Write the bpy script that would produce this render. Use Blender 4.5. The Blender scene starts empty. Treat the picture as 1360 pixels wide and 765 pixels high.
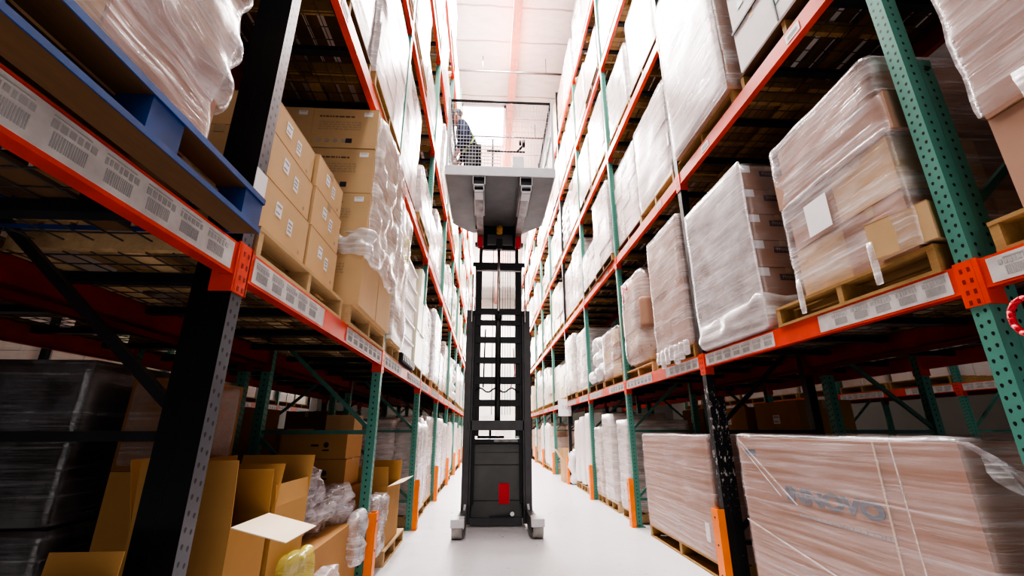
import bpy, math, random
from mathutils import Vector, Matrix, noise
R_ = math.radians
rnd = random.Random(7)
sc = bpy.context.scene
col = sc.collection

# ------------------------------------------------------------------ camera
F_PX, CX, CY = 576.7, 680.0, 382.5
VPX, VPY, VUX = 645.6, 570.5, 679.3
fw = Vector((VPX-CX, -(VPY-CY), -F_PX)).normalized()
uy = CY + (-F_PX*F_PX-(VPX-CX)*(VUX-CX))/(VPY-CY)
up = Vector((VUX-CX, -(uy-CY), -F_PX)).normalized()
rt = fw.cross(up)
H = 1.292
cam = bpy.data.cameras.new('camera')
cam.sensor_width = 36; cam.lens = F_PX/1360*36; cam.clip_end = 200; cam.clip_start = .02
co = bpy.data.objects.new('camera', cam); col.objects.link(co)
co.matrix_world = Matrix(((rt[0], rt[1], rt[2], 0), (fw[0], fw[1], fw[2], 0), (up[0], up[1], up[2], H), (0, 0, 0, 1)))
sc.camera = co

# ------------------------------------------------------------------ materials
def newmat(name):
    m = bpy.data.materials.new(name); m.use_nodes = True
    nt = m.node_tree; nt.nodes.clear()
    out = nt.nodes.new('ShaderNodeOutputMaterial')
    return m, nt, out
def N(nt, t, **k):
    n = nt.nodes.new(t)
    for a, b in k.items():
        if a in n.inputs.keys() if hasattr(n.inputs, 'keys') else False: n.inputs[a].default_value = b
        else: setattr(n, a, b)
    return n
def L(nt, a, b): nt.links.new(a, b)
def principled(nt, c=(1, 1, 1), rough=.5, metal=0, spec=.5):
    p = nt.nodes.new('ShaderNodeBsdfPrincipled')
    p.inputs['Base Color'].default_value = (*c, 1); p.inputs['Roughness'].default_value = rough
    p.inputs['Metallic'].default_value = metal; p.inputs['Specular IOR Level'].default_value = spec
    return p
def math_(nt, op, a, b=None, c=None):
    n = nt.nodes.new('ShaderNodeMath'); n.operation = op
    for i, v in enumerate((a, b, c)):
        if v is None: continue
        if isinstance(v, (int, float)): n.inputs[i].default_value = v
        else: L(nt, v, n.inputs[i])
    return n.outputs[0]
def coords(nt, scale=(1, 1, 1), rot=(0, 0, 0), loc=(0, 0, 0)):
    tc = nt.nodes.new('ShaderNodeTexCoord'); mp = nt.nodes.new('ShaderNodeMapping')
    mp.inputs['Scale'].default_value = scale; mp.inputs['Rotation'].default_value = rot; mp.inputs['Location'].default_value = loc
    L(nt, tc.outputs['Object'], mp.inputs['Vector']); return mp.outputs[0]
def noise_(nt, vec, scale, detail=4, rough=.55):
    n = nt.nodes.new('ShaderNodeTexNoise'); n.inputs['Scale'].default_value = scale
    n.inputs['Detail'].default_value = detail; n.inputs['Roughness'].default_value = rough
    if vec is not None: L(nt, vec, n.inputs['Vector'])
    return n.outputs['Fac']
def ramp(nt, fac, stops):
    r = nt.nodes.new('ShaderNodeValToRGB'); L(nt, fac, r.inputs[0])
    e = r.color_ramp.elements
    while len(e) < len(stops): e.new(.5)
    for el, (p, c) in zip(e, stops): el.position = p; el.color = (*c, 1) if len(c) == 3 else c
    return r.outputs[0]
def bump(nt, h, dist, p, st=1):
    b = nt.nodes.new('ShaderNodeBump'); b.inputs['Distance'].default_value = dist; b.inputs['Strength'].default_value = st
    L(nt, h, b.inputs['Height']); L(nt, b.outputs[0], p.inputs['Normal'])
def mixc(nt, f, a, b):
    m = nt.nodes.new('ShaderNodeMix'); m.data_type = 'RGBA'
    for s, v in ((0, f), (6, a), (7, b)):
        if isinstance(v, (int, float)): m.inputs[s].default_value = v
        elif isinstance(v, tuple): m.inputs[s].default_value = (*v, 1)
        else: L(nt, v, m.inputs[s])
    return m.outputs[2]

def simple(name, c, rough=.5, metal=0, var=.12, nscale=6, spec=.5, bmp=0):
    m, nt, out = newmat(name)
    p = principled(nt, c, rough, metal, spec)
    f = noise_(nt, coords(nt), nscale, 5)
    d = tuple(max(0, x*(1-2*var)) for x in c); b = tuple(min(1, x*(1+var)) for x in c)
    L(nt, ramp(nt, f, [(.3, d), (.7, b)]), p.inputs['Base Color'])
    if bmp: bump(nt, f, bmp, p)
    L(nt, p.outputs[0], out.inputs[0]); return m

def cardboard(name, c):
    m, nt, out = newmat(name); p = principled(nt, c, .75, 0, .25)
    f = noise_(nt, coords(nt), 3, 4); g = noise_(nt, coords(nt, (1, 1, 60)), 5, 2)
    a = mixc(nt, f, tuple(x*.82 for x in c), tuple(min(1, x*1.12) for x in c))
    a = mixc(nt, math_(nt, 'MULTIPLY', g, .25), a, tuple(x*.7 for x in c))
    L(nt, a, p.inputs['Base Color']); bump(nt, g, .001, p, .3)
    L(nt, p.outputs[0], out.inputs[0]); return m

def wood(name, c, dark=.45):
    m, nt, out = newmat(name); p = principled(nt, c, .7, 0, .25)
    f = noise_(nt, coords(nt, (8, 1.2, 8)), 4, 6, .65); g = noise_(nt, coords(nt), 2.2, 2)
    a = mixc(nt, f, tuple(x*dark for x in c), tuple(min(1, x*1.25) for x in c))
    a = mixc(nt, math_(nt, 'MULTIPLY', g, .5), a, tuple(x*.55 for x in c))
    L(nt, a, p.inputs['Base Color']); bump(nt, f, .002, p, .4)
    L(nt, p.outputs[0], out.inputs[0]); return m

def film(name, milk=.3, streak=.5, tint=(.93, .9, .92), rot=.35, sc_=(1, 1, 1)):
    """clear stretch film: transparent with milky streaks and glossy wrinkles"""
    m, nt, out = newmat(name)
    v = coords(nt, (1.1*sc_[0], 1.1*sc_[1], 7*sc_[2]), (rot, rot*.5, 0))
    s1 = noise_(nt, v, 1.8, 7, .6)
    s2 = noise_(nt, coords(nt, (1.2, 1.2, 34), (-rot*.6, rot, 0)), 1.6, 3, .5)
    blot = noise_(nt, coords(nt), 1.5, 3)
    f = math_(nt, 'MULTIPLY', ramp(nt, s1, [(.40, (0, 0, 0)), (.78, (1, 1, 1))]), streak)
    f2 = math_(nt, 'MULTIPLY', ramp(nt, s2, [(.53, (0, 0, 0)), (.70, (1, 1, 1))]), streak*.6)
    f = math_(nt, 'ADD', math_(nt, 'ADD', f, f2), math_(nt, 'MULTIPLY', blot, milk*2))
    fc = nt.nodes.new('ShaderNodeClamp'); L(nt, f, fc.inputs[0]); fc.inputs[2].default_value = .92
    p = principled(nt, tint, .22, 0, .6)
    h = math_(nt, 'ADD', s1, math_(nt, 'MULTIPLY', s2, .5)); bump(nt, h, .006, p, .4)
    t = nt.nodes.new('ShaderNodeBsdfTransparent'); t.inputs[0].default_value = (.97, .95, .96, 1)
    gl = nt.nodes.new('ShaderNodeBsdfGlossy'); gl.inputs['Roughness'].default_value = .16
    b = nt.nodes.new('ShaderNodeBump'); b.inputs['Distance'].default_value = .008; L(nt, h, b.inputs['Height']); L(nt, b.outputs[0], gl.inputs['Normal'])
    m0 = nt.nodes.new('ShaderNodeMixShader'); m0.inputs[0].default_value = .1
    L(nt, t.outputs[0], m0.inputs[1]); L(nt, gl.outputs[0], m0.inputs[2])
    m1 = nt.nodes.new('ShaderNodeMixShader'); L(nt, fc.outputs[0], m1.inputs[0]); L(nt, m0.outputs[0], m1.inputs[1]); L(nt, p.outputs[0], m1.inputs[2])
    L(nt, m1.outputs[0], out.inputs[0]); return m

def wrapped(name, base, white=.6, tint=(.80, .765, .75)):
    """carton seen through opaque-looking film, for stock farther off"""
    m, nt, out = newmat(name); p = principled(nt, base, .3, 0, .5)
    s1 = noise_(nt, coords(nt, (1.2, 1.2, 6), (.5, .3, 0)), 2.4, 6, .65)
    s2 = noise_(nt, coords(nt, (6, 6, 1), (.3, -.4, 0)), 1.6, 4, .6)
    f = ramp(nt, math_(nt, 'ADD', math_(nt, 'MULTIPLY', s1, .6), math_(nt, 'MULTIPLY', s2, .4)), [(.36, (white*.55,)*3), (.62, (min(1, white*1.3),)*3)])
    info = nt.nodes.new('ShaderNodeObjectInfo')
    c = mixc(nt, f, base, tint)
    c = mixc(nt, math_(nt, 'MULTIPLY', info.outputs['Random'], .30), c, tuple(min(1, x*1.1) for x in base))
    L(nt, c, p.inputs['Base Color']); bump(nt, s1, .012, p, .4)
    L(nt, p.outputs[0], out.inputs[0]); return m

def post_mat(name, c, rough, worn=0, side=None):
    m, nt, out = newmat(name); p = principled(nt, c, rough, .15, .5)
    tc = nt.nodes.new('ShaderNodeTexCoord'); s = nt.nodes.new('ShaderNodeSeparateXYZ'); L(nt, tc.outputs['Object'], s.inputs[0])
    nn = nt.nodes.new('ShaderNodeSeparateXYZ'); L(nt, tc.outputs['Normal'], nn.inputs[0])
    x, y, z = s.outputs
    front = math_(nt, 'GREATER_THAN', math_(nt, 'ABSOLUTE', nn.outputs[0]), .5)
    def holes(u, z):
        zz = math_(nt, 'SUBTRACT', math_(nt, 'FRACT', math_(nt, 'MULTIPLY', z, 20)), .5)   # 50 mm pitch
        a = math_(nt, 'DIVIDE', u, .0078); b = math_(nt, 'DIVIDE', zz, .18)
        # teardrop: narrower toward the bottom
        a = math_(nt, 'MULTIPLY', a, math_(nt, 'SUBTRACT', 1.15, math_(nt, 'MULTIPLY', zz, 1.4)))
        r = math_(nt, 'ADD', math_(nt, 'MULTIPLY', a, a), math_(nt, 'MULTIPLY', b, b))
        return math_(nt, 'LESS_THAN', r, 1)
    u = math_(nt, 'SUBTRACT', math_(nt, 'ABSOLUTE', y), .0165)
    off = math_(nt, 'MULTIPLY', math_(nt, 'GREATER_THAN', y, 0), .012)
    hf = holes(u, math_(nt, 'ADD', z, off))
    hs = holes(math_(nt, 'ADD', x, .002), z)
    h = math_(nt, 'ADD', math_(nt, 'MULTIPLY', hf, front), math_(nt, 'MULTIPLY', hs, math_(nt, 'SUBTRACT', 1, front)))
    f = noise_(nt, coords(nt), 9, 6, .7)
    body = mixc(nt, f, tuple(v*.75 for v in c), tuple(min(1, v*1.15) for v in c))
    if worn:
        w = noise_(nt, coords(nt, (6, 6, 3), loc=(3, 1, worn)), 5, 8, .75)
        gz = math_(nt, 'MULTIPLY', ramp(nt, w, [(.56, (0, 0, 0)), (.6, (1, 1, 1))]), math_(nt, 'MULTIPLY', math_(nt, 'LESS_THAN', z, 1.7), ramp(nt, z, [(.55, (0, 0, 0)), (1.0, (1, 1, 1))])))
        body = mixc(nt, gz, body, (.62, .6, .6))
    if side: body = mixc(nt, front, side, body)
    L(nt, mixc(nt, h, body, (.008, .01, .01)), p.inputs['Base Color'])
    L(nt, p.outputs[0], out.inputs[0]); return m

M = {}
M['card'] = cardboard('cardboard', (.50, .27, .105)); M['card_light'] = cardboard('cardboard_light', (.68, .46, .25))
M['card_dark'] = cardboard('cardboard_dark', (.30, .14, .05)); M['card_ochre'] = cardboard('cardboard_ochre', (.50, .28, .10))
M['card_pink'] = cardboard('cardboard_pink', (.47, .28, .195)); M['card_pale'] = cardboard('cardboard_pale', (.80, .66, .48))  # last tone: light on an upward-facing flap put into the colour
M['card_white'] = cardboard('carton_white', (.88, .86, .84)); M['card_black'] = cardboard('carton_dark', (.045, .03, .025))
M['tape'] = simple('packing_tape', (.55, .40, .25), .25, var=.05)
M['paper'] = simple('paper_label', (.85, .84, .84), .5, var=.03)
M['ink'] = simple('print_ink', (.06, .05, .06), .6, var=.1)
M['ink_grey'] = simple('print_grey', (.40, .385, .38), .6, var=.1)
M['ink_brown'] = simple('print_brown', (.22, .13, .08), .6, var=.1)
M['ink_blue'] = simple('print_slate', (.13, .17, .21), .6, var=.1)
M['wood'] = wood('pallet_wood', (.50, .30, .12)); M['wood_pale'] = wood('pallet_wood_pale', (.66, .45, .24), .6)
M['wood_dark'] = wood('pallet_wood_dark', (.17, .09, .04)); M['blue'] = simple('blue_paint', (.014, .07, .26), .5, var=.25, nscale=4)
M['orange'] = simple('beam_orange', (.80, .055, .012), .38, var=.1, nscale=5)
M['orange_dark'] = simple('beam_orange_shaded', (.24, .010, .007), .45, var=.15)  # shade inside the rack put into the rear beams' colour
M['guard'] = simple('guard_orange', (.95, .22, .01), .4, var=.06)
M['green'] = post_mat('post_green', (.10, .30, .24), .38); M['black'] = post_mat('post_black', (.018, .02, .022), .32)
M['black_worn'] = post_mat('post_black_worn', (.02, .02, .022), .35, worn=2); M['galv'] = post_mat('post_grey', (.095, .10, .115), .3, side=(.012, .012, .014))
M['green_plain'] = simple('brace_green', (.075, .21, .17), .4); M['black_plain'] = simple('brace_black', (.02, .02, .024), .35)
M['steel'] = simple('deck_steel', (.035, .04, .05), .4, .5, var=.2); M['steel_wire'] = simple('wire_steel', (.14, .13, .12), .4, .6)
M['film_clear'] = film('film_clear', .07, .5); M['film_pink'] = film('film_pinkish', .20, .42, (.86, .79, .79), .45)
M['film_milk'] = film('film_milky', .32, .5, (.90, .86, .85), .8); M['film_big'] = film('film_taut', .035, .42, (.88, .80, .82), .12, (1, .3, 2.2))
M['film_rib'] = film('film_ribbed', .26, .42, (.97, .95, .95), 1.45, (1.5, 1.5, .6))
M['bubble'] = film('bubble_wrap', .14, .55, (.82, .79, .82), 1.0, (3, 3, 1))
M['film_dim'] = film('film_faint', .03, .3, (.75, .75, .78), 1.3, (2, 2, .3))
M['w_white'] = wrapped('stock_white', (.80, .74, .72), .85); M['w_brown'] = wrapped('stock_brown', (.60, .40, .28), .55)
M['w_pink'] = wrapped('stock_pinkish', (.72, .55, .48), .65); M['w_yellow'] = wrapped('stock_yellowish', (.86, .78, .50), .4)
M['w_tan'] = wrapped('stock_tan', (.55, .34, .18), .25); M['bag'] = wrapped('white_bag', (.85, .84, .85), .9)
M['bin'] = wrapped('white_bin', (.75, .75, .77), .85)
M['mast'] = simple('mast_grey', (.085, .085, .09), .4, .3, var=.1); M['mast_dark'] = simple('mast_black', (.018, .018, .02), .4, .2)
M['truck'] = simple('truck_grey', (.11, .118, .115), .45, .1, var=.08, nscale=3); M['chrome'] = simple('chrome_rod', (.6, .6, .6), .15, 1)
M['plat'] = simple('platform_grey', (.17, .175, .18), .5, .3, var=.12, nscale=3); M['rail'] = simple('rail_light', (.62, .62, .64), .4, .1, var=.05)
M['fork'] = simple('fork_steel', (.30, .28, .28), .4, .5, var=.25); M['red'] = simple('red_paint', (.65, .015, .03), .4, var=.05)
M['darkrail'] = simple('dark_tube', (.06, .06, .065), .4, .3); M['yellow'] = simple('yellow_plastic', (.85, .65, .03), .4)
M['wheel'] = simple('wheel_polyurethane', (.42, .40, .38), .5, var=.15); M['amber'] = simple('amber_part', (.55, .28, .06), .5)
M['navy'] = simple('navy_cloth', (.02, .035, .09), .8, var=.3, nscale=20); M['skin'] = simple('skin', (.72, .38, .30), .5, var=.05)
M['hair'] = simple('grey_hair', (.28, .26, .25), .8, var=.3, nscale=60); M['neon'] = simple('neon_strap', (.55, .75, .15), .5)
M['trouser'] = simple('dark_trousers', (.03, .03, .035), .8); M['mark'] = simple('pink_marker', (.95, .22, .28), .5)
M['purlin'] = simple('rust_red_steel', (.50, .17, .12), .5, var=.1); M['pipe'] = simple('dark_pipe', (.12, .09, .09), .5)
M['bagyellow'] = film('yellow_bag', .20, .4, (.70, .66, .08), .9)

def emissive(name, c, s):
    m, nt, out = newmat(name); e = nt.nodes.new('ShaderNodeEmission'); e.inputs[0].default_value = (*c, 1); e.inputs[1].default_value = s
    L(nt, e.outputs[0], out.inputs[0]); return m
M['glow'] = emissive('skylight_glow', (1, .98, .97), 6)

def dotted():
    m, nt, out = newmat('dotted_cardboard'); p = principled(nt, (.62, .45, .33), .7, 0, .3)
    v = nt.nodes.new('ShaderNodeTexVoronoi'); v.inputs['Scale'].default_value = 14; L(nt, coords(nt), v.inputs['Vector'])
    d = math_(nt, 'LESS_THAN', v.outputs['Distance'], .2)
    L(nt, mixc(nt, d, (.66, .46, .33), (.22, .12, .08)), p.inputs['Base Color']); L(nt, p.outputs[0], out.inputs[0]); return m
M['dotted'] = dotted()

def concrete():
    m, nt, out = newmat('polished_concrete'); p = principled(nt, (.6, .59, .6), .32, 0, .5)
    f = noise_(nt, coords(nt), .8, 6, .6); g = noise_(nt, coords(nt), 7, 5, .7); st = noise_(nt, coords(nt, (9, .5, 1)), 1.5, 5)
    a = mixc(nt, f, (.54, .53, .55), (.70, .69, .71)); a = mixc(nt, math_(nt, 'MULTIPLY', g, .35), a, (.44, .43, .45))
    a = mixc(nt, math_(nt, 'MULTIPLY', st, .25), a, (.68, .67, .69))
    L(nt, a, p.inputs['Base Color']); L(nt, ramp(nt, g, [(.3, (.25,)*3), (.7, (.42,)*3)]), p.inputs['Roughness'])
    L(nt, p.outputs[0], out.inputs[0]); return m
M['concrete'] = concrete()
def ceilmat():
    m, nt, out = newmat('insulation_facing'); p = principled(nt, (.85, .78, .76), .6, 0, .3)
    tc = nt.nodes.new('ShaderNodeTexCoord'); s = nt.nodes.new('ShaderNodeSeparateXYZ'); L(nt, tc.outputs['Object'], s.inputs[0])
    wob = noise_(nt, coords(nt), 1.3, 2)
    yy = math_(nt, 'ADD', s.outputs[1], math_(nt, 'MULTIPLY', wob, .12))
    fr = math_(nt, 'FRACT', math_(nt, 'DIVIDE', yy, 1.15))
    seam = math_(nt, 'LESS_THAN', fr, .05)
    n = noise_(nt, coords(nt, (1, 3, 1)), 2, 6, .65)
    a = mixc(nt, n, (.46, .40, .385), (.72, .65, .63)); a = mixc(nt, math_(nt, 'MULTIPLY', seam, .8), a, (.26, .20, .19))
    L(nt, a, p.inputs['Base Color']); bump(nt, n, .08, p, .6); L(nt, p.outputs[0], out.inputs[0]); return m
M['ceil'] = ceilmat()
M['strip'] = simple('strip_paper', (.60, .57, .55), .5, var=.12, nscale=10)
M['wall_dim'] = simple('wall_panel_shaded', (.12, .105, .09), .8, var=.05, nscale=1)  # wall colour darkened to stand for shade behind the racks
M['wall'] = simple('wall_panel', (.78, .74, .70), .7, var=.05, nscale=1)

# ------------------------------------------------------------------ mesh builder
class MB:
    def __init__(s): s.v = []; s.f = []; s.mi = []; s.mats = []; s.smooth = []
    def mat(s, m):
        m = M[m] if isinstance(m, str) else m
        if m not in s.mats: s.mats.append(m)
        return s.mats.index(m)
    def hexa(s, p, m, b=0):
        i = len(s.v); s.v += [tuple(q) for q in p]; k = s.mat(m)
        for q in ((0, 3, 2, 1), (4, 5, 6, 7), (0, 1, 5, 4), (1, 2, 6, 5), (2, 3, 7, 6), (3, 0, 4, 7)):
            s.f.append(tuple(i+j for j in q)); s.mi.append(k); s.smooth.append(False)
    def box(s, x0, x1, y0, y1, z0, z1, m, T=None):
        p = [Vector(q) for q in ((x0, y0, z0), (x1, y0, z0), (x1, y1, z0), (x0, y1, z0), (x0, y0, z1), (x1, y0, z1), (x1, y1, z1), (x0, y1, z1))]
        if T: p = [T @ q for q in p]
        s.hexa(p, m)
    def bar(s, a, b, w, h, m):
        a, b = Vector(a), Vector(b); d = (b-a).normalized()
        r = d.cross(Vector((0, 0, 1)) if abs(d.z) < .95 else Vector((0, 1, 0))).normalized(); u = r.cross(d)
        p = [e + r*sx*w/2 + u*sy*h/2 for e in (a, b) for sx, sy in ((-1, -1), (1, -1), (1, 1), (-1, 1))]
        s.hexa(p, m)
    def tube(s, a, b, r, m, n=10, r2=None, cap=True):
        a, b = Vector(a), Vector(b); d = (b-a).normalized(); r2 = r if r2 is None else r2
        q = d.cross(Vector((0, 0, 1)) if abs(d.z) < .95 else Vector((0, 1, 0))).normalized(); u = q.cross(d)
        i = len(s.v); k = s.mat(m)
        for e, rr in ((a, r), (b, r2)):
            for j in range(n):
                t = 2*math.pi*j/n; s.v.append(tuple(e + q*math.cos(t)*rr + u*math.sin(t)*rr))
        for j in range(n):
            s.f.append((i+j, i+(j+1) % n, i+n+(j+1) % n, i+n+j)); s.mi.append(k); s.smooth.append(True)
        if cap:
            s.f.append(tuple(i+j for j in reversed(range(n)))); s.f.append(tuple(i+n+j for j in range(n))); s.mi += [k, k]; s.smooth += [False]*2
    def path(s, pts, r, m, n=8):
        for a, b in zip(pts, pts[1:]): s.tube(a, b, r, m, n)
    def quad(s, p, m):
        i = len(s.v); s.v += [tuple(q) for q in p]; s.f.append(tuple(range(i, i+len(p)))); s.mi.append(s.mat(m)); s.smooth.append(False)
    def prism(s, poly, z0, z1, m):
        i = len(s.v); n = len(poly); k = s.mat(m)
        s.v += [(x, y, z0) for x, y in poly] + [(x, y, z1) for x, y in poly]
        s.f.append(tuple(i+j for j in reversed(range(n)))); s.f.append(tuple(i+n+j for j in range(n))); s.mi += [k, k]; s.smooth += [False]*2
        for j in range(n):
            s.f.append((i+j, i+(j+1) % n, i+n+(j+1) % n, i+n+j)); s.mi.append(k); s.smooth.append(False)
    def shell(s, x0, x1, y0, y1, z0, z1, m, amp=.02, seed=0, n=10, rnd_=.05, bottom=False, taper=0, freq=2.5, floorfix=True):
        """closed wrinkled skin around a box; a rounded, displaced cube"""
        i0 = len(s.v); k = s.mat(m); idx = {}
        cx, cy, cz = (x0+x1)/2, (y0+y1)/2, (z0+z1)/2; hx, hy, hz = (x1-x0)/2, (y1-y0)/2, (z1-z0)/2
        def vert(a, b, c):
            key = (a, b, c)
            if key in idx: return idx[key]
            u = Vector((2*a/n-1, 2*b/n-1, 2*c/n-1)); p = Vector((u.x*hx, u.y*hy, u.z*hz))
            q = Vector((max(-hx+rnd_, min(hx-rnd_, p.x)), max(-hy+rnd_, min(hy-rnd_, p.y)), max(-hz+rnd_, min(hz-rnd_, p.z))))
            d = p-q
            nr = d.normalized() if d.length > 1e-6 else Vector((0, 0, 1))
            p = q + nr*min(d.length, rnd_)
            w = noise.noise(Vector((p.x*freq+seed*7.1, p.y*freq, p.z*freq*1.6))) + .5*noise.noise(Vector((p.x*freq*3, p.y*freq*3+seed, p.z*freq*4)))
            fz = min(1, (p.z+hz)/.15) if floorfix else 1
            p += nr*w*amp*fz
            t = 1-taper*(p.z+hz)/(2*hz); p.x *= t; p.y *= t
            s.v.append((p.x+cx, p.y+cy, p.z+cz)); idx[key] = len(s.v)-1; return idx[key]
        def face(fn, flip):
            for a in range(n):
                for b in range(n):
                    q = [vert(*fn(a, b)), vert(*fn(a+1, b)), vert(*fn(a+1, b+1)), vert(*fn(a, b+1))]
                    if flip: q.reverse()
                    s.f.append(tuple(q)); s.mi.append(k); s.smooth.append(True)
        face(lambda a, b: (a, b, n), False); face(lambda a, b: (a, 0, b), False); face(lambda a, b: (a, n, b), True)
        face(lambda a, b: (0, a, b), True); face(lambda a, b: (n, a, b), False)
        if bottom: face(lambda a, b: (a, b, 0), True)
    def mesh(s, name, bevel=0):
        me = bpy.data.meshes.new(name); me.from_pydata(s.v, [], s.f)
        for m in s.mats: me.materials.append(m)
        me.polygons.foreach_set('material_index', s.mi); me.polygons.foreach_set('use_smooth', s.smooth); me.update()
        return me
    def obj(s, name, parent=None, loc=(0, 0, 0), rz=0, bevel=0, **k):
        o = bpy.data.objects.new(name, s.mesh(name)); col.objects.link(o); o.location = loc; o.rotation_euler = (0, 0, rz)
        if parent: o.parent = parent
        if bevel:
            b = o.modifiers.new('bevel', 'BEVEL'); b.width = bevel; b.segments = 2; b.limit_method = 'ANGLE'
        return tag(o, **k)
def tag(o, label=None, cat=None, group=None, kind=None):
    if label: o['label'] = label
    if cat: o['category'] = cat
    if group: o['group'] = group
    if kind: o['kind'] = kind
    return o
def empty(name, loc, rz=0, **k):
    o = bpy.data.objects.new(name, None); col.objects.link(o); o.location = loc; o.rotation_euler = (0, 0, rz); o.empty_display_size = .1
    return tag(o, **k)
def link(name, me, parent=None, loc=(0, 0, 0), rz=0, scale=(1, 1, 1), **k):
    o = bpy.data.objects.new(name, me); col.objects.link(o); o.location = loc; o.rotation_euler = (0, 0, rz); o.scale = scale
    if parent: o.parent = parent
    return tag(o, **k)
def copy_tree(o, parent=None):
    c = o.copy(); col.objects.link(c); c.parent = parent
    for ch in [q for q in KIDS.get(o.name, [])]: copy_tree(ch, c)
    return c
KIDS = {}
def remember(root):
    KIDS.clear()
    for o in bpy.data.objects:
        if o.parent: KIDS.setdefault(o.parent.name, []).append(o)
def text_mesh(s, size, m, ext=.0015, bold=0):
    c = bpy.data.curves.new('printed_text', 'FONT'); c.body = s; c.size = size; c.extrude = ext; c.align_x = 'CENTER'; c.align_y = 'CENTER'; c.offset = bold
    o = bpy.data.objects.new('tmp', c); col.objects.link(o)
    me = bpy.data.meshes.new_from_object(o.evaluated_get(bpy.context.evaluated_depsgraph_get())); bpy.data.objects.remove(o)
    me.materials.clear(); me.materials.append(M[m]); return me
def put_text(s, size, m, loc, face, parent, bold=0, tilt=0, squash=1):
    """face: '-y','+x','-x' the way the lettering looks"""
    me = text_mesh(s, size, m, bold=bold); o = bpy.data.objects.new('printed_text', me); col.objects.link(o); o.parent = parent
    rz = {'-y': 0, '+x': R_(90), '-x': R_(-90)}[face]
    o.rotation_euler = (R_(90), tilt, rz) if not tilt else (Matrix.Rotation(rz, 3, 'Z') @ Matrix.Rotation(R_(90), 3, 'X') @ Matrix.Rotation(tilt, 3, 'Z')).to_euler()
    o.location = loc; o.scale = (squash, 1, 1); return o

# ------------------------------------------------------------------ numbers of the place
XR, XL, Y0, P = 2.12, -.99, 1.73, 2.5
DEPTH = 1.08
BT = [0, 1.995, 4.03, 6.08, 8.13, 10.18]      # top of the beams of each shelf
NB = 12
ORD = ['nearest', 'second', 'third', 'fourth', 'fifth', 'sixth', 'seventh', 'eighth', 'ninth', 'tenth', 'eleventh', 'twelfth', 'thirteenth', 'fourteenth', 'fifteenth', 'sixteenth', 'seventeenth']
SHELF = ['floor level', 'lowest shelf', 'second shelf', 'third shelf', 'fourth shelf', 'top shelf']
SIDE = {1: 'right', -1: 'left'}
def yk(k): return Y0+P*k

# ------------------------------------------------------------------ setting
b = MB(); b.box(-14, 16, -7, 38, -.1, 0, 'concrete'); b.obj('floor', kind='structure')
b = MB(); b.box(-14, 16, -7, 38, 12.6, 12.7, 'ceil'); b.obj('ceiling', kind='structure')
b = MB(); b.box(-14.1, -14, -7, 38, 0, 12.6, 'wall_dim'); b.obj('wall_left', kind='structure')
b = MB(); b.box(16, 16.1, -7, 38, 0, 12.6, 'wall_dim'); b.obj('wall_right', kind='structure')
b = MB(); b.box(-1.2, 2.4, 38, 38.1, 0, 12.6, 'wall'); b.box(-14, -1.2, 38, 38.1, 0, 12.6, 'wall_dim'); b.box(2.4, 16, 38, 38.1, 0, 12.6, 'wall_dim'); b.obj('wall_far', kind='structure')  # full wall colour at the aisle end, shade-darkened colour either side
b = MB()
b.box(.60, .74, -6, 38, 12.2, 12.6, 'purlin'); b.box(.55, .79, -6, 38, 12.16, 12.2, 'purlin')
b.obj('trim_1', kind='structure')
for i, (y, z) in enumerate(((10.9, 12.0), (14.1, 12.0), (17.6, 12.1), (21.2, 12.1))):
    b = MB(); b.tube((-1.6, y, z), (2.6, y, z), .03, 'pipe', 8); b.obj('sprinkler_pipe', label='dark sprinkler pipe crossing under the ceiling, %s from the camera' % ORD[i], cat='pipe', group='ceiling pipes')
    for x in (-.3, 1.7):
        b = MB(); b.tube((x, y, z), (x, y, 12.6), .012, 'pipe', 6)
        o = b.obj('hanger_rod', parent=bpy.data.objects[[q.name for q in bpy.data.objects if q.name.startswith('sprinkler_pipe')][-1]])
b = MB(); b.box(-1.05, .45, 13.1, 15.3, 12.55, 12.598, 'glow'); b.box(-1.12, .52, 13.04, 13.1, 12.5, 12.6, 'rail'); b.box(-1.12, .52, 15.3, 15.36, 12.5, 12.6, 'rail')
b.box(-1.12, -1.05, 13.04, 15.36, 12.5, 12.6, 'rail'); b.box(.45, .52, 13.04, 15.36, 12.5, 12.6, 'rail')
b.obj('window_1', kind='structure')

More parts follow.
